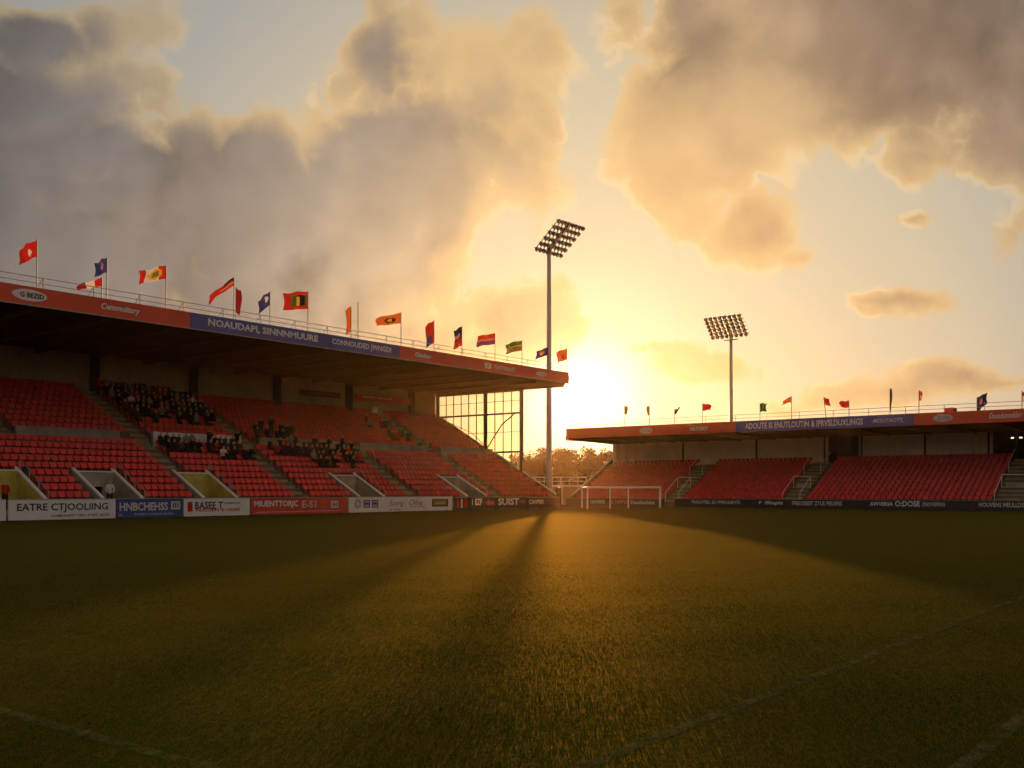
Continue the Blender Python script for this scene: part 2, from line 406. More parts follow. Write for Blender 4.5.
# back wall of corrugated cladding
w = MB(); xs = np.arange(X0, X1 - .25, .11); prof = [0, .05, .05, 0]
vs = []; 
for i, x in enumerate(xs):
    y = WALLY - prof[i % 4]; vs += [(x, y, 8.6), (x, y, 11.95)]
w.add(vs, [(2 * i, 2 * i + 2, 2 * i + 3, 2 * i + 1) for i in range(len(xs) - 1)])
w.box(X0, X1 - .2, WALLY + .02, WALLY + .25, 0, 11.95)
w.build('back_wall', M['cream'], side)
for k in range(8):
    x = 76.4 - 8.67 * k
    c = MB(); c.box(x - .3, x + .3, WALLY - .5, WALLY - .06, 8.6, 11.9); c.box(x + .32, x + .62, WALLY - .3, WALLY - .06, 8.6, 11.9, 1)
    c.build('column', [M['dark'], M['cream']], side)
# roof
RX1 = 81.3
r = MB(); r.box(X0, RX1, 56.12, 73.2, 12.0, 12.06); 
for k in range(28): 
    y = 56.4 + .62 * k; r.box(X0, RX1 - .05, y, y + .14, 11.86, 11.998)
for k in range(16):
    x = 80.7 - 4.335 * k; r.box(x - .12, x + .12, 56.2, 73.0, 11.62, 11.858)
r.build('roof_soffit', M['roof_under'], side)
r = MB(); r.box(X0, RX1, 56.12, 73.2, 12.062, 12.35); r.box(RX1 - .06, RX1 + .02, 56.12, 73.2, 12.0, 13.0)
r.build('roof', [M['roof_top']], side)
FY = 56.0; FZ0, FZ1 = 12.0, 13.03
b1, b2 = onY(190, FY), onY(400, FY)
fas = []
for a, b, m in ((X0, b1, 'red_panel'), (b1, b2, 'blue_panel'), (b2, RX1 + .02, 'red_panel')):
    p = MB(); p.box(a + .002, b - .002, FY, FY + .11, FZ0, FZ1); fas.append(p.build('fascia_panel', M[m], side))
e = MB(); e.box(X0, RX1 + .03, FY - .03, FY - .001, FZ0 - .05, FZ0 + .02); e.build('fascia_trim', M['concrete_light'], side)
def xS(px): return onY(px, FY)
pl = FY - .012
def S(s, p, a, b, z0, z1, m='white', **k): return text(s, p, 'S', xS(a), xS(b), z0, z1, pl - k.pop('lift', 0), M[m], **k)
em = patch(fas[0], 'S', xS(12), xS(47), 12.22, 12.86, FY, M['white'], oval=True)
S('G BEZID', fas[0], 20, 44, 12.40, 12.68, 'ink_brown', bold=.03, lift=.01)
S('Cemmuitory', fas[0], 101, 140, 12.28, 12.76, 'white', bold=.035, shear=.2)
S('~ mad', fas[0], 161, 180, 12.32, 12.6, 'faint', shear=.3)
S('NOAUDAPI, SINNNMUURE', fas[1], 208, 318, 12.26, 12.82, 'white', bold=.035)
S('CONNOUDED JWNGDI', fas[1], 332, 391, 12.24, 12.78, 'white', bold=.03)
patch(fas[2], 'S', xS(415), xS(431), 12.32, 12.72, FY, M['faint'], oval=True)
S('Cleodour', fas[2], 415, 431, 12.34, 12.70, 'white', bold=.03, shear=.2, lift=.01)
S('Janet', fas[2], 455, 463, 12.32, 12.62, 'faint')
patch(fas[2], 'S', xS(485), xS(491), 12.28, 12.74, FY, M['white'])
S('1', fas[2], 487, 489.5, 12.36, 12.66, 'red_panel', lift=.01)
S('TUNTTIRANET', fas[2], 494, 515, 12.30, 12.66, 'offwhite')
patch(fas[2], 'S', xS(536), xS(547), 12.30, 12.70, FY, M['offwhite'], oval=True)
S('Auting', fas[2], 537.5, 545.5, 12.38, 12.62, 'faint', lift=.01)
# roof railing
rl = MB(); RYY = 56.35
for z in (13.35, 13.68): rl.tube([(X0, RYY, z), (RX1, RYY, z)], .022, 5)
x = X0 + 1.2
while x < RX1:
    rl.tube([(x, RYY, 12.35), (x, RYY, 13.68)], .025, 5); rl.tube([(x, RYY, 13.66), (x - .35, RYY + .75, 12.4)], .018, 5); x += 3.05
rl.build('roof_railing', M['steel'], side)
# end wall, screen of glass
ew = MB()
def raker(y): return 1.25 + (y - 57) * (9.75 - 1.25) / 15.4
ew.prism([(56.9, 0), (56.9, 1.2), (72.4, 9.75), (72.4, 0)], 'x', X1 - .198, X1 + .02)
ew.build('end_wall', M['concrete'], side)
rr = MB(); rr.tube([(X1 - .1, 56.9, 1.32), (X1 - .1, 64.5, 5.5)], .075); rr.build('end_coping', M['rail_white'], side)
sc_f = MB(); XG = X1 - .1
yM = [61.1, 65.7, 72.2]
for y in yM: sc_f.box(XG - .13, XG + .13, y - .16, y + .16, raker(y) - .3, 11.62)
for z in (9.35, 5.5):
    ya = 57 + (z - 1.25) / 8.5 * 15.4; ya = min(ya, 72)
    sc_f.box(XG - .07, XG + .07, 61.26, min(ya, 72.04), z - .09, z + .09)
sc_f.box(XG - .07, XG + .07, 61.26, 72.04, 11.5, 11.62)
gs = sc_f.build('end_screen_frame', M['dark'], side)
mull = MB(); divs = []
for a, b, n in ((61.26, 65.54, 4), (65.86, 72.04, 6)):
    ys = [a + (b - a) * i / n for i in range(n + 1)]
    divs += list(zip(ys[:-1], ys[1:]))
    for y in ys[1:-1]: mull.box(XG - .035, XG + .035, y - .04, y + .04, raker(y) + .05, 11.5)
for z in (7.5, 10.6): mull.box(XG - .02, XG + .02, 61.26, min(57 + (z - 1.25) / 8.5 * 15.4, 72.0), z - .025, z + .025)
o = mull.build('mullion', M['dark'], side); o.parent = gs
pane = MB()
for a, b in divs: pane.prism([(a, raker(a) + .02), (a, 11.5), (b, 11.5), (b, raker(b) + .02)], 'x', XG - .006, XG + .006)
o = pane.build('glass', M['glass'], side); o.parent = gs
br = MB(); br.tube([(XG - .15, 65.6, 5.6), (XG - .15, 64.6, 6.9), (XG - .15, 63.4, 8.3), (XG - .15, 61.9, 9.25)], .07)
br.tube([(XG - .12, 72.0, 9.3), (XG - .12, 67.5, 7.6), (XG - .12, 65.8, 6.3)], .035)
o = br.build('brace', M['dark'], side); o.parent = gs
# fittings hung on the back wall
sg = MB(); sg.box(61.8, 66.6, WALLY - .26, WALLY - .07, 10.35, 10.9); sgo = tag(sg.build('wall_sign', M['ink_brown']), 'dark unlit sign panel on the cream back wall under the roof', 'sign')
text('SOUTHERN TERRASE', sgo, 'S', 62.2, 66.2, 10.5, 10.75, WALLY - .268, M['concrete'])
sg = MB(); sg.box(68.2, 75.6, WALLY - .85, WALLY - .56, 10.3, 10.95); sgo = tag(sg.build('hanging_sign', M['board_red']), 'red sign strip hanging under the roof between two columns', 'sign')
text('FANTSA WELCOMI', sgo, 'S', 69.0, 73.0, 10.62, 10.8, WALLY - .86, M['white'])
st = MB(); 
for x in (69, 74.8): st.tube([(x, WALLY - .7, 10.951), (x, WALLY - .7, 11.6)], .03)
o = st.build('hanger', M['steel']); o.parent = sgo
cb = MB(); cb.box(70.2, 70.75, 71.3, 71.6, UZ + UR * 7 + .003, UZ + UR * 7 + 1.25); cb.box(70.18, 70.77, 71.28, 71.62, UZ + UR * 7 + 1.25, UZ + UR * 7 + 1.3)
tag(cb.build('cabinet', M['white']), 'small white cabinet at the top of the stairs by the back wall', 'cabinet')

# ------------------------------------------------------------------ end stand (right)
EX, EYA, EYB = 92.0, 63.0, -30.0
EP, ER, EZ, EN = .69, .345, .50, 12
EWX = 100.4
E_AIS = [(50.0, 51.6), (37.2, 39.0), (17.6, 20.4), (-2, -.5)]
end = empty('grandstand', (EX, 20, 0), 'lower covered grandstand with red seats at the far end behind the goal', 'stand')
t = MB()
for i in range(EN): t.box(EX + EP * i, EX + EP * (i + 1) + (.1 if i == EN - 1 else 0), EYB, EYA - .2, 0, EZ + ER * i)
t.build('terrace', M['concrete'], end)
for a, b in E_AIS:
    s = MB()
    for i in range(EN):
        x, z = EX + EP * i, EZ + ER * i
        s.box(x + .02, x + EP, a, b, z + .003, z + .03); s.box(x + .36, x + EP, a, b, z + .03, z + ER / 2)
    so = s.build('stairway', M['stair'], end)
    l = MB(); x5 = EX + EP * 4.2; z5 = EZ + ER * 5
    l.box(x5, x5 + 1.4, a + .05, b - .35, z5 - .9, z5 + .03); o = l.build('landing', M['concrete_light'], end); o.parent = so
    h = MB()
    for yy in (a + .05, b - .05):
        h.tube([(EX + .3, yy, EZ + .95), (EX + EP * 4.2, yy, z5 + .75), (EX + EP * 5.8, yy, z5 + .85)], .035); 
        h.tube([(EX + .3, yy, EZ), (EX + .3, yy, EZ + .95)], .03); h.tube([(x5, yy, z5 - .5), (x5, yy, z5 + .75)], .03)
        h.tube([(EX + EP * 8, yy, EZ + ER * 8), (EX + EP * 8, yy, EZ + ER * 8 + .9), (EX + EP * 11.6, yy, EZ + ER * 11.6 + .9)], .03)
    h.tube([(x5, a + .05, z5 + .8), (x5, b - .05, z5 + .8)], .035)
    o = h.build('handrail', M['rail_white'], end); o.parent = so
fw = MB(); fw.box(EX - .12, EX - .002, EYB, EYA, 0, EZ - .04); fw.build('front_wall', M['concrete'], end)
w = MB()
OPEN = [(34.5, 37.6), (16.5, 22.3)]
for a, b in segs(EYB, EYA - .2, OPEN):
    ys = np.arange(a, b, .16); vs = []
    for i, y in enumerate(ys): vs += [(EWX - [0, .06, .06, 0][i % 4], y, EZ + ER * 11.4), (EWX - [0, .06, .06, 0][i % 4], y, 7.05)]
    w.add(vs, [(2 * i + 1, 2 * i + 3, 2 * i + 2, 2 * i) for i in range(len(ys) - 1)])
    w.box(EWX + .02, EWX + .2, a, b, 0, 7.05)
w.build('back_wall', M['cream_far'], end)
for a, b in OPEN:
    k = MB(); k.box(EWX + 2.6, EWX + 2.7, a - 1, b + 1, 0, 7.3); k.box(EWX + .75, EWX + 2.6, a - 1, b + 1, 7.2, 7.3); k.box(EWX + .2, EWX + 2.6, a - .1, a, 3.5, 7.05); k.box(EWX + .2, EWX + 2.6, b, b + .1, 3.5, 7.05); k.box(EWX + .02, EWX + 2.6, a, b, 3.5, EZ + ER * 11)
    ko = k.build('concourse_opening', M['door_dark'], end)
    g2 = MB()
    for yy in np.linspace(a + .1, b - .1, 4): g2.box(EWX - .05, EWX + .1, yy - .06, yy + .06, EZ + ER * 11 + .004, 7.0)
    g2.box(EWX - .03, EWX + .05, a, b, 5.3, 5.42)
    o = g2.build('opening_frame', M['dark'], end); o.parent = ko
for y in (62.5, 53.8, 45.2, 37.9, 34.2, 28.2, 22.6, 16.2, 8, 0, -9, -18, -27):
    c = MB(); c.box(EWX - .2, EWX - .08, y - .07, y + .07, EZ + ER * 11 + .01, 7.03); c.build('column', M['roof_under'], end)
pp = MB()
for y in (62.55, 61.35, 60.2): pp.box(EWX - .30, EWX - .12, y - .22, y + .22, EZ + ER * 11 + .02, 7.02)
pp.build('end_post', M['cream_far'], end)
ew = MB(); ew.prism([(EX - .12, 0), (EX - .12, 1.0), (EWX + .2, 5.35), (EWX + .2, 0)], 'y', EYA - .198, EYA); ew.build('end_wall', M['concrete'], end)
rr = MB(); rr.tube([(EX - .1, EYA - .1, 1.1), (EWX, EYA - .1, 5.4)], .08); rr.build('end_coping', M['rail_white'], end)
# roof: underside rises a little to the front
r = MB(); RXF, RXB = 91.0, 101.2
r.prism([(RXF + .12, 7.3), (RXF + .12, 7.5), (RXB, 7.35), (RXB, 7.05)], 'y', EYB, EYA)
for k in range(24):
    y = EYA - .3 - 3.9 * k; r.prism([(RXF + .15, 7.16), (RXF + .15, 7.296), (RXB - .1, 7.052), (RXB - .1, 6.9)], 'y', y - .1, y + .1)
for k in range(8): 
    x = RXF + .9 + 1.15 * k; z = 7.3 - .25 * (x - RXF - .12) / 10.08; r.box(x - .06, x + .06, EYB, EYA, z - .1, z - .003)
r.build('roof_soffit', M['roof_under'], end)
r = MB(); r.prism([(RXF + .12, 7.503), (RXF + .12, 7.7), (RXB, 7.5), (RXB, 7.353)], 'y', EYB, EYA); r.build('roof', M['roof_top'], end)
c1, c2 = onX(736, RXF), onX(914, RXF); fe = []
for a, b, m in ((c1, EYA, 'red_panel'), (c2, c1, 'blue_panel'), (EYB, c2, 'red_panel')):
    p = MB(); p.box(RXF, RXF + .11, a + .002, b - .002, 7.28, 8.32); fe.append(p.build('fascia_panel', M[m], end))
e = MB(); e.box(RXF, RXB, EYA + .001, EYA + .09, 7.06, 7.5); e.build('fascia_return', M['red_panel'], end)
def yW(px): return onX(px, RXF)
def W_(s, p, a, b, z0, z1, m='white', **k): return text(s, p, 'W', yW(a), yW(b), z0, z1, RXF - .012 - k.pop('lift', 0), M[m], **k)
patch(fe[0], 'W', yW(639.5), yW(652.5), 7.45, 8.1, RXF, M['offwhite'], oval=True); W_('Cioeu', fe[0], 641, 651, 7.66, 7.94, 'red_panel', lift=.01)
W_('DMUTOMOY', fe[0], 690, 708, 7.55, 7.95, 'white', bold=.03); W_('Inobn', fe[0], 725, 734, 7.6, 7.98, 'faint')
W_('ADOUTE IS ENUTLOUTIN & IPRVSLDUXLINGS', fe[1], 745, 863, 7.5, 8.1, 'white', bold=.03)
W_('MOUTAOTS_', fe[1], 873, 905, 7.58, 7.98, 'white', shear=.2)
patch(fe[2], 'W', yW(933), yW(953), 7.5, 8.14, RXF, M['offwhite'], oval=True); W_('CLOUS', fe[2], 937, 950, 7.68, 7.96, 'red_panel', lift=.01)
W_('Desadunmbinr', fe[2], 989, 1022, 7.6, 8.06, 'white', bold=.02, shear=.25); W_('OUNNA', fe[2], 1045, 1085, 7.55, 8.1, 'white')
rl = MB()
for z in (8.62, 8.95): rl.tube([(RXF + .3, EYB, z), (RXF + .3, EYA, z)], .022, 5)
y = EYA - .5
while y > EYB: rl.tube([(RXF + .3, y, 7.7), (RXF + .3, y, 8.95)], .025, 5); y -= 3.2
rl.build('roof_railing', M['steel'], end)
def emit(name, col, s):
    m = bpy.data.materials.new(name); m.use_nodes = True; b = m.node_tree.nodes['Principled BSDF']
    b.inputs['Base Color'].default_value = (*col, 1); b.inputs['Emission Color'].default_value = (*col, 1); b.inputs['Emission Strength'].default_value = s; return m
for y in (19.9, 20.6):
    lb = MB().box(EWX + .5, EWX + .6, y, y + .3, 6.35, 6.5).build('concourse_lamp', M['lamp'], end)
    o = MB().box(EWX + .49, EWX + .499, y + .03, y + .27, 6.37, 6.48).build('lit_lens', emit('warm_lamp', (1, .75, .4), 1.2), end); o.parent = lb

# ------------------------------------------------------------------ seats
def seat_geo(b, at, dr):
    """tip-up seat standing on a step; dr 'S' faces -Y, 'W' faces -X"""
    s = MB()
    s.prism([(.27, .40), (.285, .50), (.32, .735), (.35, .735), (.315, .50), (.30, .40)], 'x', -.215, .215)       # back
    s.prism([(.18, .40), (.23, .62), (.265, .62), (.225, .40)], 'x', -.195, .195)         # tipped-up pan
    s.box(-.03, .03, .24, .32, .003, .41)
    vs = s.v if dr == 'S' else [(y, -x, z) for x, y, z in s.v]
    b.add([(x + at[0], y + at[1], z + at[2]) for x, y, z in vs], s.f)
seats = []
def seat_pts(x, y, z, **k): seats.append((x, y, z, k))
ORD = ['front', 'second', 'third', 'fourth', 'fifth', 'sixth', 'seventh', 'eighth', 'top']
for i in range(LN):
    cuts = [(a - .1, b + .1) for a, b in AISLE_L if not (i < 4 and any(v0 < b and v1 > a for v0, v1 in VOM))] + ([(a - .25, b + .25) for a, b in VOM] if i < 4 else [])
    for a, b in segs(X0 + .1, X1 - .4, cuts):
        n = int((b - a) / .5)
        for q in range(n): seat_pts(a + .5 * (q + .5) + (b - a - n * .5) / 2, LY + LP * i + .3, LZ + LR * i, tier='L', row=i)
for i in range(UN):
    for a, b in segs(X0 + .1, X1 - .4, [(a - .1, b + .1) for a, b in AISLE_U]):
        n = int((b - a) / .5)
        for q in range(n): seat_pts(a + .5 * (q + .5) + (b - a - n * .5) / 2, UY + UP * i + .3, UZ + UR * i, tier='U', row=i)
esn = []
for i in range(EN):
    for a, b in segs(EYB + .1, EYA - .3, [(a - .1, b + .1) for a, b in E_AIS]):
        n = int((b - a) / .52)
        for q in range(n): esn.append((EX + EP * i + .25, a + .52 * (q + .5), EZ + ER * i))
def px_of(x, y): 
    d = FW.x * x + FW.y * y; return CX + F_PX * (RT.x * x + RT.y * y) / d, d
cand = [s for s in seats if s[3]['tier'] == 'L' and 3 < px_of(s[0], s[1])[0] < 1020]
cand.sort(key=lambda s: px_of(s[0], s[1])[1] - .25 * s[3]['row'])
chosen = cand[:300]; chs = set(id(s) for s in chosen)
sb = MB(); seat_geo(sb, (0, 0, 0), 'S'); first = None
def block_of(x):
    if x < 30.1: return 'beside the yellow tunnel'
    if x < 33.4: return 'between the first two tunnels'
    if x < 36.3: return 'above the second tunnel'
    if x < 40.4: return 'between second and third tunnel'
    if x < 43.4: return 'above the third tunnel'
    if x < 50: return 'below the white banner'
    return 'right of the second stairway'
for s in chosen:
    if first is None: first = sb.build('stadium_seat', M['seat']); o = first
    else: o = first.copy(); COL.objects.link(o)
    o.location = s[:3]
    tag(o, f"red seat in the {ORD[s[3]['row']]} row of the lower tier {block_of(s[0])}", 'seat', 'red tip-up seats nearest the camera')
mass = MB()
for s in seats:
    if id(s) not in chs: seat_geo(mass, s[:3], 'S')
for s in esn: seat_geo(mass, s, 'W')
tag(mass.build('stadium_seating', M['seat']), 'remaining rows of small red seats filling both grandstands', 'seats', kind='stuff')

# ------------------------------------------------------------------ spectators
def person_mesh(name, pose, arm=0, lean=0, hw=1.0):
    V = []; E = []; Rr = []
    def v(p, r, par=None):
        V.append(p); Rr.append(r); i = len(V) - 1
        if par is not None: E.append((par, i))
        return i
    if pose == 'sit':
        pel = v((0, .12, .50), .15); sp = v((0, .14 - lean * .3, .74), .15 * hw, pel); ch = v((0, .12 - lean, .96), .165 * hw, sp)
    else:
        pel = v((0, .05, .92), .14); sp = v((0, .05, 1.14), .14 * hw, pel); ch = v((0, .05 - lean, 1.36), .165 * hw, sp)
    c = Vector(V[ch]); nk = v(tuple(c + Vector((0, -.02, .17))), .06, ch); hd = v(tuple(c + Vector((0, -.05, .27))), .085, nk); v(tuple(c + Vector((0, -.04, .37))), .085, hd)
    for s in (-1, 1):
        sh = v(tuple(c + Vector((s * .19 * hw, 0, .06))), .072, ch)
        if arm == 1 and s == 1 or arm == 2:
            el = v(tuple(c + Vector((s * .30, -.12, .22))), .05, sh); v(tuple(c + Vector((s * .26, -.2, .5))), .04, el)
        elif arm == 3:
            el = v(tuple(c + Vector((s * .24, -.1, -.2))), .052, sh); v(tuple(c + Vector((s * .04, -.3, -.08))), .042, el)
        else:
            el = v(tuple(c + Vector((s * .25, -.05, -.22))), .052, sh); v(tuple(c + Vector((s * .16, -.26, -.36))), .042, el)
        if pose == 'sit':
            hp = v((s * .1, .02, .48), .10, pel); kn = v((s * .13, -.34, .50), .072, hp); an = v((s * .13, -.30, .10), .05, kn); v((s * .14, -.42, .05), .045, an)
        else:
            hp = v((s * .1, .05, .84), .10, pel); kn = v((s * .11, .02, .48), .07, hp); an = v((s * .12, .06, .09), .05, kn); v((s * .13, -.08, .045), .045, an)
    me = bpy.data.meshes.new('skel'); me.from_pydata(V, E, []); o = bpy.data.objects.new('skel', me); COL.objects.link(o)
    o.modifiers.new('Skin', 'SKIN')
    for i, r in enumerate(Rr): me.skin_vertices[0].data[i].radius = (r, r)
    me.skin_vertices[0].data[0].use_root = True
    sd = o.modifiers.new('Sub', 'SUBSURF'); sd.levels = 1
    bpy.context.view_layer.update(); dg = bpy.context.evaluated_depsgraph_get()
    res = bpy.data.meshes.new_from_object(o.evaluated_get(dg)); bpy.data.objects.remove(o)
    res.name = name; res.materials.clear()
    for k in ('skin', 'hair', 'trouser', 'j_black'): res.materials.append(M[k])
    for p in res.polygons:
        q = p.center; p.use_smooth = True
        zc = q.z - c.z
        if zc > .15 and abs(q.x) < .13: p.material_index = 1 if (zc > .36 or (q.y > c.y + .0 and zc > .22)) else 0
        elif q.z < (.585 if pose == 'sit' else .95) and (q.y < .0 or pose != 'sit' or q.z < .4): p.material_index = 2
        else: p.material_index = 3
    hands = [Vector(p) for p in ()]
    return res
PM = [('sit', person_mesh('person', 'sit', 0)), ('sit', person_mesh('person', 'sit', 3, .1)), ('sit', person_mesh('person', 'sit', 0, .06, 1.12)), ('sit', person_mesh('person', 'sit', 3, .16, .95))]
PS = [('stand', person_mesh('person', 'stand', 0)), ('stand', person_mesh('person', 'stand', 0, .06, .94)), ('stand', person_mesh('person', 'stand', 1, .03)), ('stand', person_mesh('person', 'stand', 3, .05, 1.1))]
wc = ['black'] * 9 + ['navy'] * 5 + ['charcoal'] * 5 + ['brown'] * 3 + ['grey'] * 2 + ['dark green'] * 2 + ['red'] * 2 + ['white'] * 1
npeople = 0
def person(x, y, z, stand, where, group, jk=None):
    global npeople
    pose, me = random.choice(PS if stand else PM)
    jk = jk or random.choice(wc)
    o = bpy.data.objects.new('person', me); COL.objects.link(o)
    o.location = (x, y, z); o.rotation_euler = (0, 0, random.uniform(-.5, .5)); s = random.uniform(.93, 1.06); o.scale = (s, s, s)
    o.material_slots[3].link = 'OBJECT'; o.material_slots[3].material = M['j_' + jk]
    tag(o, f"fan in {jk} jacket {'standing' if stand else 'seated'} {where}", 'person', group); npeople += 1
def rowname(i, n): return ORD[i] if i < n - 1 else 'top'
taken = set()
for s in seats:
    x, y, z, k = s; r_ = k['row']; rn = ORD[r_]
    if k['tier'] == 'U' and 41.6 < x < 49.4 and r_ >= 2:
        edge = 42.6 + .0 * r_; p = .93 if r_ >= 4 else (.75 if r_ == 3 else .4)
        if x > 48.8 and r_ > 5: p *= .5
        if random.random() < p: person(x, y + (.0), z, False, f'in {rn} row of the upper crowd under the wall', 'crowd seated in the upper block')
    if k['tier'] == 'L' and 41.5 < x < 48.8 and r_ >= 6:
        p = {6: .62, 7: .95, 8: .92}[r_]
        if x < 45.5 and r_ == 6: p = 0
        if random.random() < p: person(x, y, z, r_ == 8 and random.random() < .22, f'in {rn} lower row in front of the white banner', 'crowd in front of the white banner')
    if k['tier'] == 'L' and 51.5 < x < 60.5 and r_ >= 5:
        p = {5: .35, 6: .85, 7: .95, 8: .8}[r_]
        if x < 53.6 and r_ < 7: p = 0
        if random.random() < p: person(x, y, z, r_ == 8 and random.random() < .2, f'in {rn} lower row right of the second stairway', 'crowd right of the second stairway', 'red' if x > 58.6 and random.random() < .6 else None)
    if k['tier'] == 'U' and r_ <= 1 and (51.2 < x < 55.0) and random.random() < .45:
        person(x, y, z, random.random() < .4, f'in {rn} upper row above the pale parapet', 'fans above the parapet')
    if k['tier'] == 'U' and 66.8 < x < 70.6 and r_ <= 5 and random.random() < .22:
        person(x, y, z, False, f'in {rn} upper row left of the last stairway', 'scattered fans near the last stairway', random.choice(['brown', 'red', 'charcoal', 'grey']))
person(34.9, 58.6, .55, True, 'in the mouth of the second tunnel entrance', None, 'white')
person(28.0, 57.7, .55, True, 'in the yellow tunnel at the picture edge', None, 'red')
bn = MB(); N = 24
vs = []
for i in range(N + 1):
    x = 41.75 + (49.3 - 41.75) * i / N; yy = UY - .40 - .02 * math.sin(i * 1.9) - .012 * math.sin(i * 4.1)
    sag = -.03 * math.sin(math.pi * (i % 6) / 6)
    vs += [(x, yy, 4.78), (x, yy, 5.86 + sag)]
bn.add(vs, [(2 * i, 2 * i + 2, 2 * i + 3, 2 * i + 1) for i in range(N)])
tag(bn.build('banner', mat('banner_cloth', (.86, .80, .80), .8, .1, noise=.06, nscale=2)), 'long white cloth banner hung on the parapet behind the standing fans', 'banner')

# ------------------------------------------------------------------ advertising boards
def board(a, b, m, label, Y=55.0, h=1.12, z0=.05):
    x0, x1 = onY(a, Y), onY(b, Y)
    o = MB().box(x0, x1 - .03, Y, Y + .10, z0, z0 + h).build('advertising_board', M[m], None, (x0, Y, 0))
    tag(o, label, 'board', 'advertising boards along the touchline')
    l = MB()
    for x in np.linspace(x0 + .4, x1 - .4, 3): l.prism([(Y + .101, 0), (Y + .101, h * .9), (Y + .6, 0)], 'x', x - .03, x + .03)
    f = MB().box(x0, x1 - .03, Y - .02, Y + .1, z0 + h + .001, z0 + h + .035); f.build('top_rail', M['steel'], o)
    l.build('stay', M['dark'], o)
    return o
def T(s, o, a, b, z0, z1, m, Y=55.0, **k): return text(s, o, 'S', onY(a, Y), onY(b, Y), z0, z1, Y - .012 - k.pop('lift', 0), M[m], **k)
def Pt(o, a, b, z0, z1, m, Y=55.0, **k): return patch(o, 'S', onY(a, Y), onY(b, Y), z0, z1, Y, M[m], **k)
board(-60, 6.5, 'board_white', 'plain white advertising board cut by the left picture edge')
o = board(8.5, 116, 'board_white', 'white advertising board with large dark capitals EATRE CTJOOLIING')
T('EATRE CTJOOLIING', o, 17, 108, .44, .96, 'ink', bold=.014)
T('COMPANIFIT TEAL A NIT. DUTL', o, 51, 110, .20, .33, 'ink_brown')
o = board(117, 183, 'board_blue', 'royal blue advertising board with white lettering')
T('HNBCHEHSS', o, 119.5, 168, .46, .96, 'offwhite', bold=.03); Pt(o, 171, 180, .5, 1.0, 'offwhite'); T('III', o, 172.5, 178.5, .6, .92, 'board_blue', bold=.02, lift=.01)
T('FOSIEN D CULIPUTHELTRO', o, 135, 174, .20, .31, 'offwhite'); T('SUT', o, 118.5, 122.5, .16, .28, 'offwhite')
o = board(184, 250, 'board_white', 'white advertising board with red block and dark and red lettering')
Pt(o, 187.5, 192.5, .34, .96, 'ink_red'); T('BASEE T', o, 195, 223, .50, .96, 'ink', bold=.02); T('ADVEROLUS', o, 224, 240, .78, .92, 'ink_brown'); T('ADLUEN S.ODES', o, 195, 240, .34, .54, 'ink_red', bold=.02, lift=.006)
o = board(251, 348, 'board_red', 'bright red advertising board with tall white capitals')
T('MIUENTTORJC', o, 254, 298, .46, .98, 'white', bold=.03); T('E-S1', o, 302, 316, .46, .96, 'offwhite', bold=.02)
Pt(o, 331, 338, .42, .92, 'offwhite'); T('H', o, 332.5, 336.5, .5, .84, 'ink_blue', lift=.01, bold=.03); Pt(o, 256, 340, .20, .235, 'offwhite'); Pt(o, 317, 317.4, .42, .95, 'faint')
Pt(o, 319, 326, .80, .83, 'faint'); Pt(o, 319, 326, .5, .53, 'faint')
o = board(349, 452.5, 'board_white', 'white advertising board with blue ring, two squares and scribbled script')
Pt(o, 354.5, 361, .38, .98, 'ink_blue', ring=True); Pt(o, 363.5, 370, .38, .96, 'ink_blue'); Pt(o, 372, 378, .38, .96, 'ink_blue')
for a, b in ((364.6, 369), (373, 377)): 
    T('DB', o, a, b, .74, .88, 'white', lift=.01); T('BB', o, a, b, .46, .6, 'white', lift=.01)
T('Suting', o, 389, 404, .38, .9, 'ink', bold=-.005, shear=.4); T('a iuui', o, 390, 400, .16, .28, 'ink')
T('Ohie', o, 409, 423, .50, .95, 'ink_olive', bold=.01, shear=.4); T('onutly', o, 410, 425, .30, .46, 'ink_brown')
Pt(o, 432, 448, .36, .98, 'ink_brown'); Pt(o, 433.5, 446.5, .46, .88, 'ink_olive', th=.014); T('LUUSSING', o, 435, 445, .58, .74, 'offwhite', lift=.016)
YB = 56.2
o = board(455, 470, 'board_dark', 'dark advertising board with red strips next to the last white board', YB, 1.0)
Pt(o, 457, 459, .2, .95, 'ink_red', YB); Pt(o, 461, 462.5, .2, .95, 'offwhite', YB); Pt(o, 464.5, 467, .25, .95, 'ink_red', YB)
o = board(470, 527, 'board_dark', 'dark advertising board with white letters 1 EZF and SUIST', YB, 1.0)
T('1 EZF', o, 472, 482, .4, .95, 'white', YB, bold=.03); T('dni', o, 486, 494, .4, .85, 'faint', YB, bold=.03); T('SUIST', o, 498, 519, .35, .98, 'offwhite', YB, bold=.03); T('NOUS', o, 520.5, 525, .5, .8, 'faint', YB)
o = board(527.5, 560, 'board_dark', 'short dark advertising board with CAVPER lettering at the stand corner', YB, .95)
T('CAVPER', o, 529, 544, .40, .8, 'offwhite', YB, bold=.03)
XB = 90.0
def eboard(a, b, label):
    y0, y1 = onX(a, XB), onX(b, XB)
    o = MB().box(XB, XB + .1, y1 + .02, y0, .04, .82).build('advertising_board', M['board_dark'], None, (XB, y1, 0)); tag(o, label, 'board', 'dark boards behind the goal line')
    MB().box(XB - .015, XB + .1, y1 + .02, y0, .821, .85).build('top_rail', M['steel'], o); return o
def TW(s, o, a, b, z0, z1, m, **k): return text(s, o, 'W', onX(a, XB), onX(b, XB), z0, z1, XB - .012, M[m], **k)
o = eboard(566, 588.5, 'short unlettered dark board at the corner between the stands')
o = eboard(589, 664, 'dark board with three white words seen through the goal')
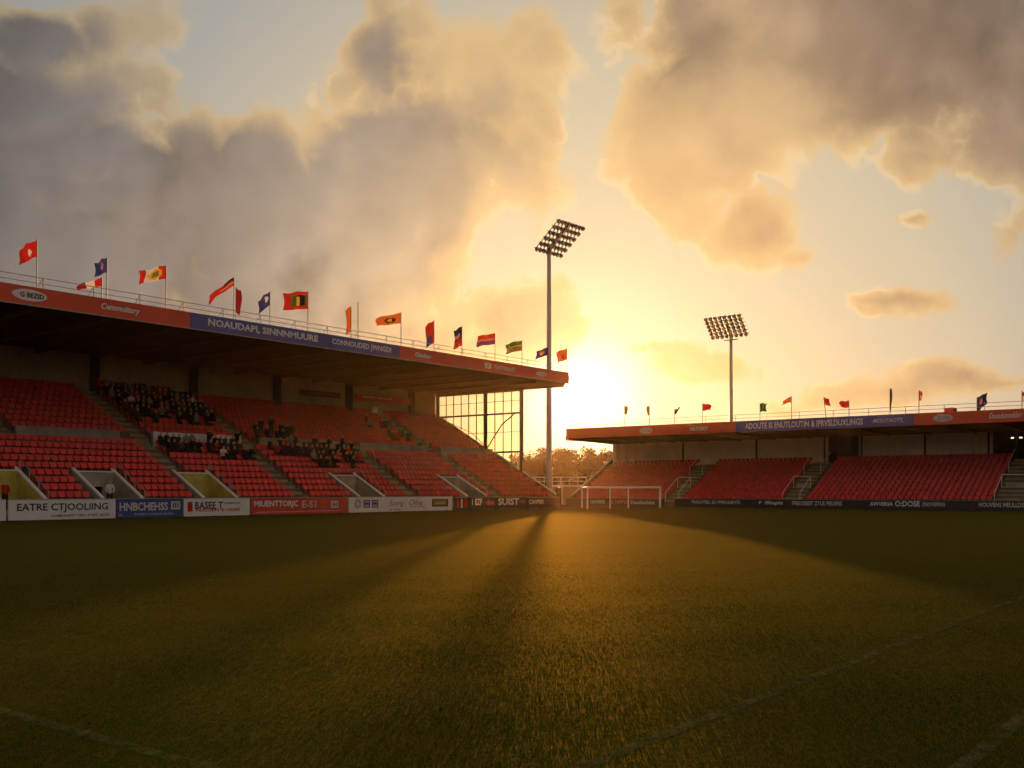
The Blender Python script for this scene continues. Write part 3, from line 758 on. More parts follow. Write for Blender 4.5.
TW('CAVHRPE', o, 590, 605, .28, .66, 'offwhite', bold=.03); TW('2 NPFD', o, 611, 628, .28, .66, 'faint', bold=.03); TW('Desailushinx', o, 631, 655, .26, .62, 'offwhite', bold=.02)
o = eboard(674.5, 752, 'dark board with small white capitals TRADUTED right of the goal')
TW('TRADUTED, ZU FFRKULIEHTE', o, 691, 740, .32, .68, 'offwhite', bold=.02)
o = eboard(752.5, 786.5, 'short dark board with white star mark and word Illiapis')
TW('r', o, 759, 762, .4, .66, 'white', bold=.04); TW('Illiapis', o, 765, 783, .26, .70, 'offwhite', bold=.03)
o = eboard(787, 868, 'dark board with white lettering FFEKOSESIT at the second far stairway')
TW('FFEKOSESIT ZTUS PIEUIFIIS', o, 792, 842, .30, .68, 'offwhite', bold=.02)
o = eboard(868.5, 972, 'dark board with large round white O in its lettering')
TW('AWVERSA', o, 870, 893, .32, .66, 'white', bold=.02); TW('O:DOSE', o, 895, 920, .28, .76, 'white', bold=.02); TW('ZNOVEFING', o, 922, 945, .32, .66, 'offwhite', bold=.02)
o = eboard(972.5, 1065, 'dark board with white lettering HOUVENS cut by the right picture edge')
TW('HOUVENS MEULLDS', o, 979, 1024, .30, .68, 'offwhite', bold=.02)
o = eboard(1065.5, 1180, 'dark board beyond the right picture edge'); 

# ------------------------------------------------------------------ goal
GA, GB = depth_pt(587.5, 92), depth_pt(660, 97)
goal = empty('goal', GA, 'white football goal frame standing on the pitch corner before the far boards', 'goal')
GH = 1.94
def gpost(nm, p, q, r_=.085): return MB().tube([p, q], r_, 8).build(nm, M['rail_white'], goal)
up = Vector((0, 0, GH)); dg_ = (GB - GA)
bk = Vector((FW.x, FW.y, 0)) * 4.5
GL = depth_pt(582, 96)
gpost('goalpost', GA, GA + up); gpost('goalpost', GB, GB + up, .1)
gpost('crossbar', GA + up, GB + up); 
for f_ in (.30, .55): 
    p = GA + dg_ * f_; gpost('net_support', p, p + up, .06)
gpost('back_post', GL, GL + up, .07); gpost('side_bar', GA + up, GL + up, .06)

# ------------------------------------------------------------------ floodlights
def floodlight(px, d, ytop, rowv, colv, label, r0, r1, dz=0):
    base = depth_pt(px, d); zt = CAMZ + (HY - ytop) / F_PX * d
    root = empty('floodlight', base, label, 'floodlight', 'floodlight masts')
    H = zt
    MB().tube([(0, 0, 0), (0, 0, .5), (0, 0, H * .5), (0, 0, H)], [r0 * 1.05, r0, (r0 + r1) / 2, r1], 12).local('mast', M['pole'], root, True)
    MB().tube([(0, 0, 0), (0, 0, .12)], r0 * 1.7, 12).local('base_plate', M['steel'], root)
    rv = RT * rowv[0] + FW * rowv[1]; cv = RT * colv[0] + FW * colv[1] + Vector((0, 0, colv[2]))
    cv = cv * .94; o0 = Vector((0, 0, H - .15 + dz)) - rv * .5 - rv.normalized() * .15
    nr = rv.cross(cv).normalized()
    fr = MB()
    for i in range(6): 
        p = o0 + cv * (i / 5); fr.tube([p - nr * .02, p + rv - nr * .02], .035, 5)
    for j in range(8): q = (j + .5) / 8; fr.tube([o0 + rv * q, o0 + rv * q + cv], .045, 4)
    for q in (.47, .53): fr.tube([o0 + rv * q - nr * .1 - cv * .05, o0 + rv * q - nr * .1 + cv * 1.02], .09, 6)
    fr.tube([Vector((0, 0, H - .4)), o0 + rv * .5 + cv * .5 - nr * .2], .10, 6)
    fr.local('lamp_frame', M['lamp'], root)
    pf = MB(); u = rv.normalized(); pf.tube([Vector((0, 0, H - .25)) - u * 1.0, Vector((0, 0, H - .25)) + u * 1.0], .07, 5); pf.tube([Vector((0, 0, H - .25)) + nr * .5, Vector((0, 0, H - .25)) - nr * .5], .05, 5)
    pf.local('platform', M['lamp'], root)
    lb = MB(); up_ = cv.normalized()
    prof = [(-.22, .08), (-.17, .20), (.10, .27), (.12, .27)]
    pts = [nr * a for a, _ in prof]
    dn = (nr if nr.z < 0 else -nr)
    lb.tube([dn * a for a, _ in prof], [b for _, b in prof], 8)
    first = None
    for i in range(6):
        for j in range(8):
            p = o0 + cv * (i / 5) + rv * ((j + .5) / 8) + dn * .22
            if first is None: first = lb.local('lamp', M['lamp'], root, True); first.location = p; lens = MB().tube([dn * .122, dn * .13], .24, 8).local('lens', M['lens'], root); lens.parent = first
            else:
                c = first.copy(); COL.objects.link(c); c.location = p; c.parent = root
                l2 = lens.copy(); COL.objects.link(l2); l2.parent = c
    return root
floodlight(549, 115, 250, (3.2, 3.6), (2.5, -2.23, 2.7), 'tall floodlight mast with tilted lamp grid between the two stands', .36, .22)
floodlight(731, 135, 338, (4.22, -3.68), (-1.31, -1.5, 2.33), 'smaller looking floodlight mast rising behind the far stand roof', .34, .20, .55)

# ------------------------------------------------------------------ flags
def flag(base, hp, cl, side, wd, ht, droop, pattern, cols, label, group, furl=0, lean=0, dz=0, name='flag', bracket=True, wave=.17, ph=0, tip=1.0):
    """base on roof; hp pole height; side -1 = blows to camera-left; droop = fall per metre; furl narrows towards the pole foot"""
    root = empty(name, base, label, 'flag', group)
    d = RT * side
    MB().tube([(0, 0, 0), Vector((0, 0, hp)) + d * lean], .03, 6).local('flag_pole', M['flagpole'], root)
    if bracket: MB().box(-.14, .14, -.14, .14, 0, .42).local('pole_bracket', M['dark'], root)
    nu, nv = 14, 10
    cb = MB(); vs = []
    top = Vector((0, 0, hp - .04)) + d * lean
    nrm = Vector((FW.x, FW.y, 0))
    for i in range(nu + 1):
        u = i / nu
        for j in range(nv + 1):
            v = j / nv
            hh = ht * (1 - (1 - tip) * u)
            p = top + d * (wd * u * (1 - furl * .0)) + Vector((0, 0, -droop * wd * u ** 1.15 - v * hh - .06 * math.sin(u * 5 + ph) * u))
            p += d * (-lean * v * ht / max(hp, .1))
            p += d * (.06 * math.sin(v * 5 + ph) * u) + nrm * (wave * math.sin(u * 8 + v * 1.7 + ph) * (.25 + u))
            p.z += .05 * math.sin(u * 9 + ph * 2) * u
            vs.append(p)
    fs = []
    for i in range(nu):
        for j in range(nv): fs.append((i * (nv + 1) + j, (i + 1) * (nv + 1) + j, (i + 1) * (nv + 1) + j + 1, i * (nv + 1) + j + 1))
    cb.add(vs, fs); cb.m = [pattern((i + .5) / nu, (j + .5) / nv) for i in range(nu) for j in range(nv)]
    cb.local('flag_cloth', [M['f_' + c] for c in cols], root, True)
    return root
LYF = 56.5
def Lf(px, ytop, cx0, cx1, cy0, cy1, pattern, cols, label, droop=.15, **k):
    d = ray(px); dep = LYF / d.y; X = d.x * dep; s = dep / F_PX
    zt = CAMZ + (HY - ytop) * s; side = 1 if (cx0 + cx1) / 2 > px else -1
    wd = max(abs(cx1 - px), abs(cx0 - px)) * s
    hgt = (cy1 - cy0) * s
    ht = max(.5, hgt - droop * wd)
    return flag(Vector((X, LYF, 12.352)), zt - 12.352, 0, side, wd, ht, droop, pattern, cols, label, 'flags along the left stand roof', **k)
solid = lambda u, v: 0
circ = lambda cu, cv, r_, a=1.3: (lambda u, v: ((u - cu) * a) ** 2 + (v - cv) ** 2 < r_ * r_)
def with_disc(base, cu, cv, r_, m, a=1.3):
    f = circ(cu, cv, r_, a); return lambda u, v: m if f(u, v) else base(u, v)
Lf(37, 239, 20, 37, 242, 268, with_disc(solid, .42, .6, .17, 1), ['red', 'white'], 'plain red flag with small white mark, first from the left edge', droop=.55, ph=1)
Lf(107, 257, 96, 107, 259, 279, with_disc(solid, .5, .45, .24, 1), ['blue', 'pink'], 'blue flag with pale emblem beside the small crossed red and white pennant', droop=.5, ph=2)
Lf(102, 277, 77, 95, 268, 279, lambda u, v: 1 if .25 < u < .65 else (0 if u < .3 else 2), ['red', 'white', 'dred'], 'small red and white pennant on a short pole next to the blue flag', droop=.35, ph=.5, tip=.6, wave=.05)
Lf(166, 265, 140, 166, 268, 287, with_disc(with_disc(lambda u, v: 0 if u < .3 or u > .8 else 1, .42, .5, .36, 2), .42, .5, .22, 3), ['red', 'white', 'yellow', 'olive'], 'red and white banded flag with round yellow emblem', droop=.22, ph=3)
Lf(234, 277, 209, 234, 280, 306, lambda u, v: 1 if v < .3 and u < .4 else (2 if .5 < v < .75 and u < .6 else 0), ['red', 'black', 'pink'], 'red flag streaming down left with dark corner', droop=.72, ph=4)
Lf(236, 287, 236, 241, 290, 319, solid, ['dred'], 'narrow dark red pennant hanging beside the streaming red flag', droop=.9, ph=0, wave=.04, bracket=False)
Lf(270, 291, 259, 270, 293, 316, with_disc(solid, .3, .4, .2, 1), ['blue', 'white'], 'plain light blue flag hanging steeply from a leaning pole', droop=.85, ph=1.4)
Lf(308, 291, 284, 308, 293, 312, lambda u, v: (2 if abs(u - .42) < .09 and .28 < v < .78 else (3 if .12 < u < .46 else 1)) if .1 < u < .72 and .22 < v < .78 else 0, ['red', 'green', 'yellow', 'black'], 'red flag with green and black centre panel and yellow figure', droop=.06, ph=2.2)
Lf(351, 306, 346, 351, 307, 336, solid, ['orange'], 'narrow furled orange red flag next to a bare pole', droop=.7, ph=2, wave=.05)
bp_ = depth_pt(358, LYF / ray(358).y); tag(MB().tube([(bp_.x, LYF, 12.352), (bp_.x, LYF, 15.9)], .035, 6).box(bp_.x - .15, bp_.x + .15, LYF - .15, LYF + .15, 12.353, 12.8).build('flagless_pole', M['dark'], None, (bp_.x, LYF, 12.352)), 'bare flagpole without a flag on the left stand roof', 'pole')
Lf(401, 312, 376, 401, 313, 330, with_disc(with_disc(solid, .45, .55, .28, 1), .45, .55, .13, 2), ['orange', 'black', 'yellow'], 'orange flag with dark round emblem, tapering at its free end', droop=.25, ph=.3, tip=.75)
Lf(434, 320, 426, 434, 322, 350, lambda u, v: 1 if v > .55 and u > .25 else 0, ['red', 'blue', 'purple'], 'red and blue flag hanging limp, first right of the orange emblem flag', droop=.7, ph=1)
Lf(462, 326, 454, 462, 328, 352, lambda u, v: (1 if v > .62 else (2 if .3 < v < .5 and u > .3 else 0)), ['navy', 'red', 'pink'], 'navy and red flag hanging limp above the red roof edge', droop=.6, ph=2.6)
Lf(495, 333, 477, 495, 334, 347, lambda u, v: 0 if v < .4 else (1 if v < .6 else 2), ['red', 'orange', 'purple'], 'flag striped red, orange and purple', droop=.12, ph=4, bracket=True)
Lf(522, 340, 506, 522, 341, 355, lambda u, v: 0 if v < .45 else (1 if v < .55 else 2), ['green', 'yellow', 'olive'], 'green flag with yellow stripe near the roof corner', droop=.25, ph=1.7)
Lf(548, 347, 536, 548, 348, 360, with_disc(solid, .5, .5, .25, 1), ['purple', 'pink'], 'purple flag beside the tall floodlight mast', droop=.35, ph=3.3)
Lf(567, 348, 557, 567, 349, 364, with_disc(solid, .4, .6, .2, 1), ['orange', 'red'], 'red orange flag at the very corner of the left roof', droop=.4, ph=.8)
RXFL = 91.6
def Rf(px, ytop, cx0, cx1, cy0, cy1, pattern, cols, label, droop=.15, **k):
    d = ray(px); dep = RXFL / d.x; Y = d.y * dep; s = dep / F_PX
    zt = CAMZ + (HY - ytop) * s; side = 1 if (cx0 + cx1) / 2 > px else -1
    wd = max(abs(cx1 - px), abs(cx0 - px)) * s; ht = max(.35, (cy1 - cy0) * s - droop * wd)
    return flag(Vector((RXFL, Y, 7.69)), zt - 7.69, 0, side, wd, ht, droop, pattern, cols, label, 'flags along the far stand roof', **k)
Rf(624.5, 405, 624.5, 627.5, 406, 416, solid, ['olive'], 'thin olive flag nearest the sun on the far roof', droop=.5, wave=.04)
Rf(649.5, 405, 647, 649.5, 406, 417, solid, ['olive', 'green'], 'small dull green flag hanging limp, second from the sun', droop=.6, wave=.05)
Rf(674.5, 409, 674.5, 679.5, 407, 411, solid, ['black'], 'dark little flag blown flat on a short pole', droop=-.35, wave=.03, tip=.5)
Rf(702.5, 403, 702.5, 711, 404, 413, solid, ['red'], 'red flag left of the far floodlight mast, blowing right', droop=.18, ph=1, tip=.7)
Rf(760, 403, 760, 766, 403, 411, solid, ['green'], 'dark green flag right of the far floodlight mast', droop=-.05, ph=2)
Rf(791.5, 396, 782, 791.5, 397, 408, solid, ['orange'], 'orange flag on the far roof, tapering to the left', droop=.55, ph=3, tip=.6)
Rf(827, 397, 827, 833, 397, 406, solid, ['red'], 'red flag curling right above the blue part of the far roof', droop=.3, ph=4, lean=-.3)
Rf(849, 400, 840, 849, 401, 410, solid, ['red', 'orange'], 'red flag folded to the left beside the curling red flag', droop=.2, ph=.5, tip=.8)
Rf(890, 388, 890, 891.8, 389, 412, solid, ['navy'], 'furled thin dark flag wound round its tall pole', droop=.4, wave=.03)
Rf(919, 390, 917, 922, 391, 402, with_disc(solid, .5, .6, .22, 1), ['red', 'white'], 'small red flag with white spot hanging on a thin pole', droop=.5, wave=.05)
Rf(977, 397, 977, 986, 386, 398, with_disc(solid, .5, .5, .25, 1), ['navy', 'pink'], 'navy blue flag with pale emblem flying up to the right', droop=-.55, ph=2, tip=.6)
Rf(1022, 391, 1022, 1030, 392, 404, lambda u, v: 0 if v < .4 else 1, ['red', 'white'], 'red and white flag at the right picture edge', droop=.2, ph=1)
# roof floodlamps / boxes by the railings
def roof_box(px, which, w_, h_, m, label):
    if which == 'L': d = ray(px); dep = 57.3 / d.y; p = Vector((d.x * dep, 57.3, 12.352))
    else: d = ray(px); dep = 92.3 / d.x; p = Vector((92.3, d.y * dep, 7.69))
    b = MB(); b.box(p.x - w_ / 2, p.x + w_ / 2, p.y - w_ / 2, p.y + w_ / 2, p.z + .35, p.z + .35 + h_); b.prism([(p.y - .1, p.z), (p.y + .1, p.z), (p.y + .05, p.z + .348), (p.y - .05, p.z + .348)], 'x', p.x - .08, p.x + .08)
    o = b.build('roof_lamp', M[m], None, p); tag(o, label, 'lamp')
    v = MB(); v.box(p.x - w_ / 2 - .03, p.x + w_ / 2 + .03, p.y - w_ / 2 - .12, p.y - w_ / 2 - .002, p.z + .4, p.z + .33 + h_); v.build('visor', M['dark'], o)
roof_box(156, 'L', .45, .45, 'offwhite', 'pale roof lamp box left of the banded emblem flag')
roof_box(441, 'L', .3, .45, 'dark', 'dark roof lamp box right of the limp red and blue flag')
roof_box(446, 'L', .3, .5, 'dark', 'dark roof lamp box, the right one of a close pair')
roof_box(260, 'L', .35, .4, 'dark', 'dark roof lamp box under the light blue flag')
roof_box(950, 'R', .7, .7, 'ink_red', 'red box lamp on the far roof railing')
roof_box(846, 'R', .9, .3, 'offwhite', 'low pale lamp box under the folded red flag')
roof_box(858, 'R', .8, .25, 'dark', 'low dark lamp box right of the folded red flag')

# ------------------------------------------------------------------ gatehouse and railing between the stands
hc = depth_pt(571, 117); ang = math.atan2(RT.y, RT.x)
hut = empty('gatehouse', hc, 'low pale gatehouse with flat white canopy between the stands', 'building', rz=ang)
def hl(nm, b, m, par=None): o = b.local(nm, m, hut); return o
hl('wall', MB().box(-1.0, .75, .3, .45, 0, 2.0).box(-1.0, -.9, .452, 2.6, 0, 2.0).box(2.0, 2.1, .3, 2.6, 0, 2.0).box(-2.0, -1.75, .3, .45, 0, 2.0).box(1.45, 1.99, .3, .45, 0, 2.0), M['cream'])
hl('canopy', MB().box(-2.2, 2.3, -.4, 2.7, 2.05, 2.28), M['rail_white'])
hl('post', MB().box(-1.1, -.95, -.32, -.17, 0, 2.05), M['rail_white']); hl('post', MB().box(1.25, 1.4, -.32, -.17, 0, 2.05), M['rail_white'])
hl('door', MB().box(-1.75, -1.0, .38, .43, 0, 1.95), M['door_dark']); hl('door', MB().box(.75, 1.45, .38, .43, 0, 1.6), M['door_dark'])
fc = depth_pt(560, 124); fen = empty('railing', fc, 'white railing on a low wall in front of the trees', 'railing', rz=ang)
b = MB(); b.tube([(-5, 0, 3.25), (3.2, 0, 3.25)], .06); b.tube([(-5, 0, 2.75), (3.2, 0, 2.75)], .04)
for x in np.linspace(-5, 3.2, 9): b.tube([(x, 0, 1.9), (x, 0, 3.25)], .04)
b.local('rails', M['rail_white'], fen); MB().box(-5.2, 3.4, -.1, .1, 0, 1.9).local('base_wall', M['concrete_light'], fen)

# ------------------------------------------------------------------ trees
def tree(px, d, ytop, rad, label, leaf='leaf', seed=0, n=7800, base_h=.3):
    ks = 1.5; d *= ks; rad *= ks
    rr_ = np.random.default_rng(seed); p = depth_pt(px, d); H = CAMZ + (HY - ytop) / F_PX * d
    root = empty('broadleaf_tree', p, label, 'tree', 'trees behind the stands')
    tb = MB(); tb.tube([(0, 0, 0), (.1, .05, H * .3), (.05, .15, H * .6)], [.5, .4, .22], 7)
    cl = []
    for k in range(26):
        a = rr_.uniform(0, 2 * math.pi); q = rr_.random() ** .5; zz = rr_.uniform(base_h, .93)
        lim = rad * (1 - max(0, (zz - .5) / .55) ** 2 * .75) 
        cl.append((math.cos(a) * q * lim, math.sin(a) * q * lim, zz * H - .3, rr_.uniform(.16, .30) * rad))
    for c in cl[:9]: tb.tube([(.05, .1, H * .35), (c[0] * .5, c[1] * .5, (H * .4 + c[2]) / 2), (c[0], c[1], c[2])], [.18, .12, .05], 5)
    tb.local('trunk', M['bark'], root)
    vs = []; fs = []
    per = n // len(cl)
    for cx, cy, cz, cr in cl:
        u = rr_.normal(size=(per, 3)); u /= np.linalg.norm(u, axis=1)[:, None]; u *= (rr_.random(per) ** .4)[:, None]
        c = np.stack([cx + u[:, 0] * cr * 1.2, cy + u[:, 1] * cr * 1.2, cz + u[:, 2] * cr], 1)
        for q in c:
            a = rr_.normal(size=3); a /= np.linalg.norm(a); b2 = np.cross(a, rr_.normal(size=3)); b2 /= np.linalg.norm(b2); s = rr_.uniform(.10, .20) * ks
            i = len(vs); vs += [tuple(q - a * s), tuple(q + b2 * s * .6), tuple(q + a * s), tuple(q - b2 * s * .6)]; fs.append((i, i + 1, i + 2, i + 3))
    cb = MB(); cb.add(vs, fs); cb.local('crown', M[leaf], root)
TR = [(533, 160, 449, 4.2, 'dark bushy tree left of the tall floodlight mast'), (556, 168, 445, 4.6, 'bushy tree directly behind the tall floodlight mast'),
      (577, 160, 447, 4.4, 'highest bushy tree between mast and far stand'), (596, 172, 457, 3.6, 'low ochre tree with a gap of sky above it'),
      (612, 166, 451, 4.0, 'tree half hidden by the end wall of the far stand'), (545, 148, 458, 3.2, 'low shrubby tree in front of the others by the railing'), (568, 150, 460, 3.2, 'low shrubby tree behind the gatehouse roof'),
      (590, 150, 464, 3.0, 'low shrubby tree nearest the far stand end')]
for k, (px, d, yt, rd, lb) in enumerate(TR): tree(px, d, yt, rd, lb, 'leaf_b' if k in (3, 5) else 'leaf', 10 + k)

# ------------------------------------------------------------------ camera
cam = bpy.data.cameras.new('camera'); co = bpy.data.objects.new('camera', cam); COL.objects.link(co)
co.location = (0, 0, CAMZ); co.rotation_euler = (R(90), 0, math.atan2(FW.y, FW.x) - R(90))
cam.sensor_width = 36; cam.lens = 36 * F_PX / 1024; cam.shift_y = (HY - 384) / 1024; cam.clip_end = 3000; cam.clip_start = .1
SC.camera = co

# ------------------------------------------------------------------ sun
SUN_PX, SUN_EL = 557, 3.9
sd = ray(SUN_PX).normalized()
sdir = Vector((sd.x * math.cos(R(SUN_EL)), sd.y * math.cos(R(SUN_EL)), math.sin(R(SUN_EL))))
sl = bpy.data.lights.new('sun', 'SUN'); sl.energy = 5; sl.angle = R(.7); sl.color = (1, .56, .22)
so = bpy.data.objects.new('sun', sl); COL.objects.link(so); so.rotation_euler = (-sdir).to_track_quat('-Z', 'Y').to_euler(); so.location = (60, 40, 60)

# ------------------------------------------------------------------ sky with clouds, laid out by compass bearing and elevation
wd = bpy.data.worlds.new('World'); SC.world = wd; wd.use_nodes = True; nt = wd.node_tree; nt.nodes.clear(); L = nt.links.new
def nd(t_, **k):
    n = nt.nodes.new(t_)
    for a, b in k.items(): setattr(n, a, b)
    return n
def inp(sock, v):
    if hasattr(v, 'is_output'): L(v, sock)
    else: sock.default_value = v
def mth(op, a, b=None, c=None, clamp=False):
    n = nd('ShaderNodeMath', operation=op); n.use_clamp = clamp; inp(n.inputs[0], a)
    if b is not None: inp(n.inputs[1], b)
    if c is not None: inp(n.inputs[2], c)
    return n.outputs[0]
def vm(op, a, b=None, s=None):
    n = nd('ShaderNodeVectorMath', operation=op); inp(n.inputs[0], a)
    if b is not None: inp(n.inputs[1], b)
    if s is not None: inp(n.inputs['Scale'], s)
    return n.outputs['Value'] if op in ('DOT_PRODUCT', 'LENGTH') else n.outputs[0]
def sstep(v, a, b):
    n = nd('ShaderNodeMapRange', interpolation_type='SMOOTHSTEP'); inp(n.inputs['Value'], v); n.inputs['From Min'].default_value = a; n.inputs['From Max'].default_value = b; return n.outputs[0]
def ramp(v, maxv, stops):
    """piecewise colour curve over v in [0,maxv]; values above 1 are fine"""
    sc_ = max(max(c) for _, c in stops)
    n = nd('ShaderNodeValToRGB'); e = n.color_ramp.elements
    while len(e) < len(stops): e.new(.5)
    for el, (p, c) in zip(e, stops): el.position = p / maxv; el.color = (*[x / sc_ for x in c], 1)
    inp(n.inputs[0], mth('DIVIDE', v, maxv)); return vm('SCALE', n.outputs[0], s=sc_)
def mixc(f, a, b):
    n = nd('ShaderNodeMix', data_type='RGBA'); inp(n.inputs[0], f); inp(n.inputs[6], a); inp(n.inputs[7], b); return n.outputs[2]
D = nd('ShaderNodeTexCoord').outputs['Generated']
D = vm('NORMALIZE', D)
DEG = 57.29578
az = mth('MULTIPLY', mth('ARCTAN2', vm('DOT_PRODUCT', D, tuple(RT)), vm('DOT_PRODUCT', D, tuple(FW))), DEG)
el = mth('MULTIPLY', mth('ARCSINE', vm('DOT_PRODUCT', D, (0, 0, 1))), DEG)
def azel(px, y):
    a = math.atan((px - CX) / F_PX); return a * DEG, math.atan((HY - y) / F_PX * math.cos(a)) * DEG
def noise(scale, det, rough=.55, off=(0, 0, 0), dist=0):
    n = nd('ShaderNodeTexNoise'); n.inputs['Scale'].default_value = scale; n.inputs['Detail'].default_value = det; n.inputs['Roughness'].default_value = rough; n.inputs['Distortion'].default_value = dist
    L(vm('ADD', D, off), n.inputs['Vector']); return n
wn = noise(7, 3, .5); wn2 = noise(26, 5, .6, (3, 1, 2))
warp = vm('ADD', vm('SCALE', vm('SUBTRACT', wn.outputs['Color'], (.5, .5, .5)), s=3.2), vm('SCALE', vm('SUBTRACT', wn2.outputs['Color'], (.5, .5, .5)), s=1.8))
cmb = nd('ShaderNodeCombineXYZ'); L(az, cmb.inputs[0]); L(el, cmb.inputs[1])
P = vm('ADD', cmb.outputs[0], vm('MULTIPLY', warp, (1, 1, 0)))
# px centre, px radii, turn, weight
BLOBS = [(40, 265, 300, 190, 0, 1.5), (140, 190, 125, 125, 0, 1.2), (258, 205, 80, 115, 0, 1.25), (35, 40, 160, 42, -16, .62), (-40, 140, 130, 110, 0, .9), (320, 290, 190, 130, 0, 1.4),
         (385, 50, 105, 110, 0, .8), (390, 190, 98, 150, 0, 1.35), (500, 95, 110, 120, 0, .52), (540, 170, 90, 115, 0, .46), (505, 318, 92, 50, 0, .9), (415, 330, 130, 60, 0, 1.0),
         (690, 135, 130, 145, -8, 1.25), (745, 215, 75, 62, 0, .8), (860, 20, 290, 130, 8, 1.5), (1030, 75, 230, 115, 12, 1.2), (745, 40, 160, 110, 0, 1.1), (930, 150, 120, 40, -8, .5),
         (878, 303, 66, 13, 4, .34), (1045, 235, 80, 45, 30, .6), (705, 357, 70, 26, 0, .6), (850, 397, 110, 10, 0, .22), (1010, 388, 70, 9, 0, .22), (920, 214, 40, 14, 0, .4), (808, 258, 42, 20, 0, .35), (660, 345, 30, 10, 0, .4)]
rho = None
for px, y, rx, ry, rot, wgt in BLOBS:
    a, e_ = azel(px, y)
    mp = nd('ShaderNodeMapping', vector_type='TEXTURE'); L(P, mp.inputs[0]); mp.inputs['Location'].default_value = (a, e_, 0); mp.inputs['Rotation'].default_value = (0, 0, R(-rot)); mp.inputs['Scale'].default_value = (rx * .0545, ry * .0545, 1)
    v = mth('MULTIPLY', mth('SUBTRACT', 1.0, vm('LENGTH', mp.outputs[0])), wgt)
    rho = v if rho is None else mth('SMOOTH_MAX', rho, v, .12)
far = sstep(mth('ABSOLUTE', az), 33, 50)
rho = mth('MAXIMUM', rho, mth('ADD', mth('MULTIPLY', mth('SUBTRACT', noise(2.5, 5, .55, (7, 3, 1)).outputs['Fac'], .45), 3.0), mth('MULTIPLY_ADD', far, 3.0, -3.0)))
def billow(off):
    n = nd('ShaderNodeTexNoise', noise_type='RIDGED_MULTIFRACTAL'); n.normalize = True
    n.inputs['Scale'].default_value = 5.5; n.inputs['Detail'].default_value = 6; n.inputs['Roughness'].default_value = .55; n.inputs['Lacunarity'].default_value = 2.2; n.inputs['Offset'].default_value = 1; n.inputs['Gain'].default_value = 1.2
    L(vm('ADD', D, off), n.inputs['Vector']); return mth('SUBTRACT', BLM, n.outputs['Fac'])
BLM = .82
ga, ge = azel(586, 400)
gd = FW * math.cos(R(ge)) * math.cos(R(ga)) + RT * math.cos(R(ge)) * math.sin(R(ga)) + Vector((0, 0, math.sin(R(ge))))
toward = vm('SCALE', vm('NORMALIZE', vm('SUBTRACT', tuple(gd), D)), s=.022)
fb = mth('SUBTRACT', noise(17, 8, .63, (1, 5, 2), .2).outputs['Fac'], .5)
bl = billow((0, 0, 0)); bl2 = billow(toward)
rhod = mth('MULTIPLY_ADD', bl, .48, mth('MULTIPLY_ADD', fb, .34, rho))
alpha = sstep(rhod, -.05, .18)
thick = sstep(rhod, .02, .55)
th = mth('MULTIPLY', mth('ARCCOSINE', mth('MINIMUM', vm('DOT_PRODUCT', D, tuple(gd)), 1.0)), DEG)
skyc = ramp(th, 180, [(0, (3.2, 2.7, 1.7)), (1.6, (1.8, 1.55, 1.0)), (4, (.96, .81, .54)), (8, (.77, .65, .42)), (14, (.67, .56, .375)), (20, (.56, .485, .35)), (27, (.375, .365, .325)), (36, (.28, .285, .27)), (65, (.23, .235, .24)), (110, (.30, .27, .25)), (180, (.32, .28, .26))])
body = ramp(th, 180, [(0, (2.2, 1.6, .8)), (3, (1.10, .80, .40)), (7, (.80, .55, .27)), (12, (.60, .42, .235)), (17, (.43, .32, .21)), (21, (.33, .25, .18)), (28, (.19, .155, .128)), (40, (.125, .115, .108)), (90, (.14, .13, .13)), (180, (.2, .18, .18))])
side_ = sstep(az, -14, 14)
body = vm('MULTIPLY', body, mixc(side_, (.93, 1.0, 1.12, 1), (1.10, .965, .85, 1)))
body = vm('SCALE', body, s=mth('MULTIPLY_ADD', mth('SUBTRACT', bl, bl2), .35, mth('MULTIPLY_ADD', mth('SUBTRACT', wn.outputs['Fac'], .5), 1.1, 1.0)))
edge = vm('MULTIPLY', skyc, (1.34, 1.05, .70))
thick = mth('MULTIPLY', thick, mth('SUBTRACT', 1.0, mth('MULTIPLY', mth('SUBTRACT', 1.0, sstep(noise(5.5, 5, .55, (4, 2, 9)).outputs['Fac'], .36, .56)), mth('MULTIPLY_ADD', sstep(az, -16, -4), .46, .10))))
cloud = mixc(thick, edge, body)
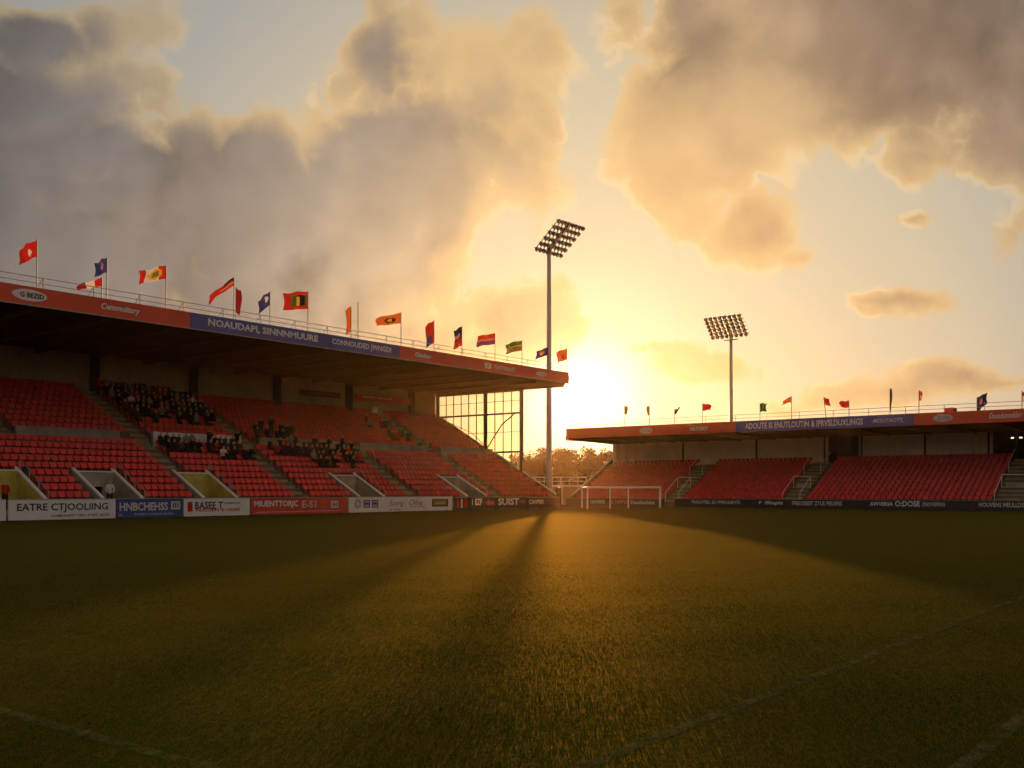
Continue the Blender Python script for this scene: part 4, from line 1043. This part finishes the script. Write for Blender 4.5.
rim = mth('MULTIPLY', mth('MULTIPLY', mth('MULTIPLY', alpha, mth('SUBTRACT', 1.0, sstep(rhod, .03, .20))), mth('MULTIPLY', mth('SUBTRACT', bl, bl2), 9.0, clamp=True)), mth('SUBTRACT', 1.0, sstep(th, 18, 40)))
skym = vm('ADD', mixc(alpha, skyc, cloud), vm('SCALE', (.18, .14, .09), s=rim))
ns = nd('ShaderNodeTexSky', sky_type='NISHITA'); ns.sun_disc = False; ns.sun_elevation = R(SUN_EL); ns.sun_rotation = math.atan2(sd.x, sd.y); ns.air_density = 1.2; ns.dust_density = 2.0
nis = vm('SCALE', ns.outputs[0], s=mth('MULTIPLY_ADD', alpha, -.08, .11))
tot = vm('ADD', vm('SCALE', skym, s=9.0), nis)
bg = nd('ShaderNodeBackground'); L(tot, bg.inputs[0]); bg.inputs[1].default_value = .05
wo = nd('ShaderNodeOutputWorld'); L(bg.outputs[0], wo.inputs[0])
wd.cycles.sampling_method = 'MANUAL'; wd.cycles.sample_map_resolution = 1024

# ------------------------------------------------------------------ evening haze
HAZE = .00006
if HAZE:
    hz = MB().box(-440, 560, -460, 540, -1.2, 36).build('haze', [])
    m = bpy.data.materials.new('haze_air'); m.use_nodes = True; n2 = m.node_tree; n2.nodes.clear(); o = n2.nodes.new('ShaderNodeOutputMaterial')
    pv = n2.nodes.new('ShaderNodeVolumePrincipled'); pv.inputs['Color'].default_value = (1, .60, .27, 1); pv.inputs['Density'].default_value = HAZE; pv.inputs['Anisotropy'].default_value = .8
    n2.links.new(pv.outputs[0], o.inputs['Volume']); hz.data.materials.append(m)
    tag(hz, 'warm evening haze over the whole ground', 'haze', kind='stuff')

# ------------------------------------------------------------------ render settings
SC.render.engine = 'CYCLES'
c = SC.cycles; c.use_denoising = True; c.denoiser = 'OPENIMAGEDENOISE'; c.max_bounces = 6; c.diffuse_bounces = 3; c.glossy_bounces = 2; c.transmission_bounces = 4; c.volume_bounces = 0; c.transparent_max_bounces = 16
c.sample_clamp_indirect = 4; c.caustics_reflective = False; c.caustics_refractive = False
v = SC.view_settings; v.view_transform = 'Standard'; v.look = 'None'; v.exposure = 1.12; v.gamma = 1; v.use_curve_mapping = False
print('people', npeople, 'objects', len(bpy.data.objects))
